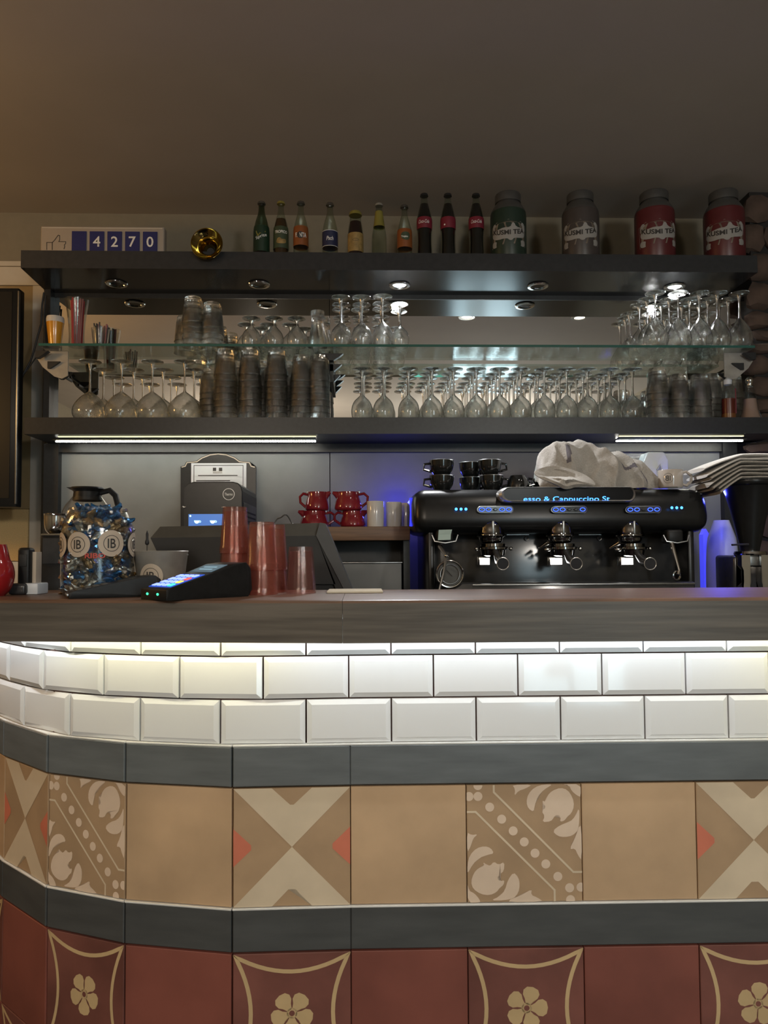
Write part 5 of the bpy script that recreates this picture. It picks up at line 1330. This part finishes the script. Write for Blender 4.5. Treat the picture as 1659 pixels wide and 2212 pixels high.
# card terminals
def terminal(name_label, loc, rz, lit):
    t = thing('card_terminal', name_label, 'card terminal', loc, rz)
    # local: front of the keypad towards -Y, width along X; length .17
    side = [(-.085, 0), (-.085, .018), (-.078, .020), (.005, .044), (.045, .058), (.075, .061), (.085, .050), (.088, .012), (.080, 0)]
    bm = BM(); prism(bm, side, -.040, .040, 'x'); bev(bm, .004, 2); obj('body', bm, 'black_plastic', t, True)
    def top(y): 
        for (a, b), (c, d) in zip(side[2:], side[3:]):
            if a <= y <= c: return b + (d - b) * (y - a) / (c - a)
        return .02
    def pad(nm, m, x0, x1, y0, y1, h, par):
        bm = BM(); v = []
        for x, y in ((x0, y0), (x1, y0), (x1, y1), (x0, y1)): v.append((x, y, top(y)))
        A = [bm.verts.new(q) for q in v]; B = [bm.verts.new((q[0], q[1], q[2] + h)) for q in v]
        bm.faces.new(A[::-1]); bm.faces.new(B)
        for i in range(4): bm.faces.new((A[i], A[(i + 1) % 4], B[(i + 1) % 4], B[i]))
        return obj(nm, bm, m, par)
    kp = pad('keypad', 'key_field' if lit else 'pos_dark', -.034, .034, -.074, -.008, .0008, t)
    for r in range(4):
        for c in range(4):
            y0 = -.070 + r * .0155; x0 = -.031 + c * .0160
            m = 'key_white' if c < 3 or r == 3 else ['key_green', 'key_yellow', 'key_red'][r]
            if not lit: m = 'pos_grey'
            pad('key', m, x0, x0 + .0105, y0, y0 + .0095, .0022, kp)
    sc = pad('display', 'display_dim' if lit else 'pos_dark', -.032, .032, .006, .040, .0008, t)
    for k in range(2): pad('display_line', 'icon_dim', -.02, .018, .016 + k * .01, .019 + k * .01, .0012, sc) if lit else None
    if lit:
        for x in (-.018, .014):
            bm = BM(); disc(bm, .0028, 12, (x, -.0857, .010)); bmesh.ops.scale(bm, vec=(1.4, 1, .8), verts=bm.verts, space=Matrix.Translation((-x, .0857, -.010))); obj('status_light', bm, 'key_green', t)
    else:
        qbox('card_slot', 'steel_dull', t, -.030, .030, -.089, -.084, .006, .014, .001)
    return t
mat('icon_dim', (.2, .3, .35), emit=(.14, .24, .30), es=1)
terminal('black card terminal with a glowing blue keypad at the front of the bar', (X(425, 1.30, 1270), 1.305, ZT_), R(-44), True)
tt = terminal('black card terminal with an unlit keypad left of the glowing one', (X(246, 1.36, 1270), 1.36, ZT_), R(-66), False); tt.scale = (.9, .9, .62)
# sweets jar
JX, JY = X(212, 1.44, 1180), 1.44; JR = 74 * JY / FPX; JH = Z(1090, JY, 212) - ZT_
t = thing('sweet_jar', 'wide glass jar with round monogram stickers, heaped with wrapped sweets', 'jar', (JX, JY, ZT_))
pf = smoothopen([(JR * .90, 0), (JR * .98, .006), (JR, .03), (JR * .99, JH * .70), (JR * .90, JH * .86), (JR * .78, JH * .92)], 2)
lobj('glass', [(0, 0)] + pf + [(r - .0022, z) for r, z in pf[::-1]], 44, 'glass_jar', t)
lobj('neck_ring', [(JR * .78, JH * .915), (JR * .81, JH * .93), (JR * .80, JH * .955), (JR * .77, JH * .96), (JR * .76, JH * .92), (JR * .78, JH * .915)], 44, 'glass_jar', t)
for i, a0 in enumerate((-.21, .69, 1.56, -.94)):
    rr = .0232 if i != 1 else .0245; zc = JH * .55 + (.0 if i else 0) + (.002 if i == 1 else 0)
    bm = BM()
    lathe(bm, [(0, 0), (rr * .5, 0), (rr, 0)], 36); bmesh.ops.rotate(bm, verts=bm.verts, cent=(0, 0, 0), matrix=Matrix.Rotation(R(90), 3, 'X'))
    o = obj('round_sticker', bm, 'sticker', t, loc=(0, 0, zc)); bendmesh(o, JR + .0012, a0)
    monogram(o, None, 0, 0, .001) if False else None
    bm = BM()
    for R0, lw in ((rr * .62, .0011),):
        for k in range(36):
            an, bn = 2 * math.pi * k / 36, 2 * math.pi * (k + 1) / 36
            bm.faces.new([bm.verts.new((x, 0, z)) for x, z in ((math.cos(an) * R0, math.sin(an) * R0), (math.cos(bn) * R0, math.sin(bn) * R0), (math.cos(bn) * (R0 - lw), math.sin(bn) * (R0 - lw)), (math.cos(an) * (R0 - lw), math.sin(an) * (R0 - lw)))])
    q = obj('sticker_ring', bm, 'dark_print', t, loc=(0, 0, zc)); bendmesh(q, JR + .0016, a0)
    text('IB', rr * .72, 'dark_print', t, (0, 0, zc), width=rr * .62, bend=JR + .0018, a0=a0, bold=.012, name='monogram')
text('RIBO', .0095, 'haribo_red', t, (0, 0, JH * .43), width=.036, bend=JR + .0006, a0=.26, bold=.03)
rs = random.Random(5); cnt = {'foil_blue': 0}
protos = {}
def sweet_mesh(m, seed):
    bm = BM(); bmesh.ops.create_icosphere(bm, subdivisions=2, radius=1)
    for v in bm.verts:
        c = v.co.copy(); n = noise.noise(c * 2.3 + Vector((seed, 0, 0))) * .35 + noise.noise(c * 5 + Vector((0, seed, 0))) * .40
        v.co = Vector((c.x * .0095, c.y * .0068, c.z * .0068)) * (1 + n)
        if abs(c.x) > .78: v.co.x *= 1.55; v.co.y *= 1.5; v.co.z *= 1.3
    me_o = obj('wrapped_sweet', bm, m); return me_o
ml = ['foil_blue', 'foil_silver', 'foil_blue', 'foil_gold', 'foil_silver', 'foil_silver', 'foil_gold']
labs = {'foil_blue': 'blue foil wrapped sweet in the glass jar', 'foil_silver': 'silver foil wrapped sweet in the glass jar', 'foil_gold': 'golden brown wrapped sweet in the glass jar'}
for k in range(9):
    pass
seeds = {}
lay = []
z = .012; li = 0
while z < JH * 1.0:
    rmax = JR - .012
    if z > JH * .84: rmax = JR * .78 - .012 - (z - JH * .84) * .5
    for rr_, nn in ((rmax, int(2 * math.pi * rmax / .0165)), (rmax - .020, 8)):
        for a in range(nn):
            an = 2 * math.pi * (a + (li % 2) * .5 + rs.uniform(-.15, .15)) / nn
            if rr_ == rmax and math.sin(an) > .45 and z < JH * .8: continue
            if rr_ != rmax and z < JH * .8: continue
            lay.append((rr_ * math.cos(an), rr_ * math.sin(an), z + rs.uniform(-.003, .003)))
    z += .0125; li += 1
for i, (x, y, z) in enumerate(lay):
    m = ml[rs.randrange(7)]
    if z > JH * .85 and x > .0: m = 'foil_blue'
    key = (m, rs.randrange(3))
    if key not in seeds: o = sweet_mesh(m, key[1] * 7 + 1); seeds[key] = o
    else: o = seeds[key].copy(); COL.objects.link(o)
    o.location = (JX + x, JY + y, ZT_ + z); o.rotation_euler = (rs.uniform(0, 3), rs.uniform(-.8, .8), rs.uniform(0, 6)); tag(o, labs[m], 'sweet', 'wrapped sweets in the glass jar')
# zinc bucket
BX, BY = X(348, 1.475, 1215), 1.475; BH = Z(1190, BY, 348) - ZT_; br = 56 * BY / FPX
t = thing('zinc_bucket', 'small zinc bucket with a round monogram sticker behind the card terminals', 'bucket', (BX, BY, ZT_))
pf = [(br * .80, 0), (br * .82, .002), (br, BH - .003), (br * 1.02, BH - .001), (br * 1.0, BH)]
lobj('body', [(0, 0)] + pf + [(br * .97, BH - .004), (br * .78, .004), (0, .004)], 40, 'zinc', t)
a0 = -.13; zc = BH * .42
bm = BM(); lathe(bm, [(0, 0), (.012, 0), (.0235, 0)], 32); bmesh.ops.rotate(bm, verts=bm.verts, cent=(0, 0, 0), matrix=Matrix.Rotation(R(90), 3, 'X')); o = obj('round_sticker', bm, 'sticker', t, loc=(0, 0, zc)); bendmesh(o, br * .935 + .002, a0)
monogram(t, br * .935 + .0028, a0, zc, .0155)
bm = BM(); tube(bm, [(br * 1.0 * math.cos(a), br * math.sin(a), BH - .008 + .0 * a) for a in [math.pi * k / 12 for k in range(13)]], .0012, 6); obj('bail', bm, 'steel_dull', t, True)
sx, sz = xy(318, 1145, BY - .012)
o = thing('stirring_stick', 'thin black-tipped stick standing up in the zinc bucket', 'stick', (sx, BY - .012, ZT_ + .004))
bm = BM(); tube(bm, [(0, 0, 0), (0, 0, sz - ZT_ - .03)], .0013, 6); obj('rod', bm, 'pos_grey', o)
lobj('tip', smoothopen([(0, -.03), (.004, -.028), (.0042, -.022), (.0022, -.018), (.0028, -.004), (0, 0)], 1), 10, 'rubber_black', o, loc=(0, 0, sz - ZT_ - .004))
# napkin
a, _ = xy(767, 1277, 1.46); x0 = xy(708, 1277, 1.46)[0]; x1 = xy(826, 1277, 1.46)[0]; W = (x1 - x0) / 2
o = qbox('folded_napkin', 'napkin', None, -W, W, -.05, .05, 0, .0045, .002); o.location = ((x0 + x1) / 2, 1.455, ZT_); tag(o, 'folded cream paper napkin lying flat near the rear edge of the bar top', 'napkin')
# red vase at the left margin
a = X(-14, 1.42, 1240); r = 42 * 1.42 / FPX; H = Z(1176, 1.42, 10) - ZT_
t = thing('red_pot', 'glossy red round pot with a narrow neck at the left edge', 'pot', (a, 1.42, ZT_))
lobj('body', smoothopen([(r * .55, 0), (r * .85, .012), (r, .036), (r * .92, .058), (r * .66, .074), (r * .58, H)], 2) + [(r * .5, H), (r * .45, .06), (0, .01)], 34, 'red_glaze', t)
lobj('foot_ring', [(r * .56, 0), (r * .58, .002), (r * .56, .004)], 30, 'red_glaze', t)
# handset in its cradle
Yh = 1.47; a, zb = xy(56, 1275, Yh); H = Z(1183, Yh, 56) - ZT_
t = thing('handset', 'upright black cordless handset in a cradle left of the black machine', 'handset', (a, Yh, ZT_))
k = Yh / FPX
bm = BM(); box(bm, -13 * k, 13 * k, -.014, .014, .006, H); bev(bm, .006, 3); obj('receiver', bm, 'black_plastic', t, True)
qbox('cradle', 'black_gloss', t, -24 * k, 13 * k, -.03, .025, 0, .022, .006, 3); qbox('side_button', 'chrome', t, -14 * k, -12.6 * k, -.004, .004, H * .72, H * .86, .001)
qbox('earpiece', 'pos_dark', t, -8 * k, 8 * k, -.0152, -.0138, H * .60, H * .85, .001)
a, _ = xy(80, 1275, 1.475); H = Z(1192, 1.475, 80) - ZT_
t = thing('menu_stand', 'slim beige plastic stand between the black handset and the black machine', 'stand', (a, 1.475, ZT_))
qbox('upright', 'sticker', t, -.008, .0, -.006, .02, .003, H, .001); qbox('foot', 'white_plastic', t, -.02, .012, -.025, .025, 0, .022, .003)
# television at the left margin
Yv = 2.56; x1, z1 = xy(41, 622, Yv); _, z0 = xy(41, 1095, Yv)
t = thing('television', 'black television edge hanging on the wall at the left', 'television', (x1 - .30, Yv, z0)); H = z1 - z0
bm = BM(); box(bm, -.30, .30, 0, .045, 0, H); bev(bm, .004); obj('casing', bm, 'tv_black', t, True)
qbox('screen', 'mirror_dark', t, -.285, .278, -.002, 0, .03, H - .014) if 'mirror_dark' in MATS else qbox('screen', 'tv_black', t, -.285, .278, -.002, 0, .03, H - .014)
qbox('bezel_strip', 'steel_dull', t, .296, .3015, -.001, .01, .01, H - .01, .001)
qbox('wall_mount', 'black_board', t, -.1, .1, .045, WALLY - .025 - Yv, H * .4, H * .6)
bm = BM(); tube(bm, [(-.02 + k * .01, -.003, H - .003) for k in range(26)], .0012, 5); obj('top_glint_strip', bm, 'steel_dull', t)
# black cables at the left post
def cable(pts, label, r=.004):
    P3 = [P(u, v, 2.62) for u, v in pts]; o0 = P3[-1]
    bm = BM(); tube(bm, [p_ - o0 for p_ in P3], r, 8); o = obj('power_cable', bm, 'rubber_black', None, True, o0); tag(o, label, 'cable')
cable([(95, 632), (91, 660), (89, 700), (82, 725), (74, 755), (66, 780), (52, 805), (44, 825)], 'thick black cable curving from the shelf post down behind the television', .0035)
cable([(98, 640), (95, 680), (97, 720), (98, 745)], 'short black cable running down beside the left shelf post', .0035)
cable([(84, 762), (76, 775), (58, 800), (46, 815)], 'thin black cable from the bracket to the television', .0022)
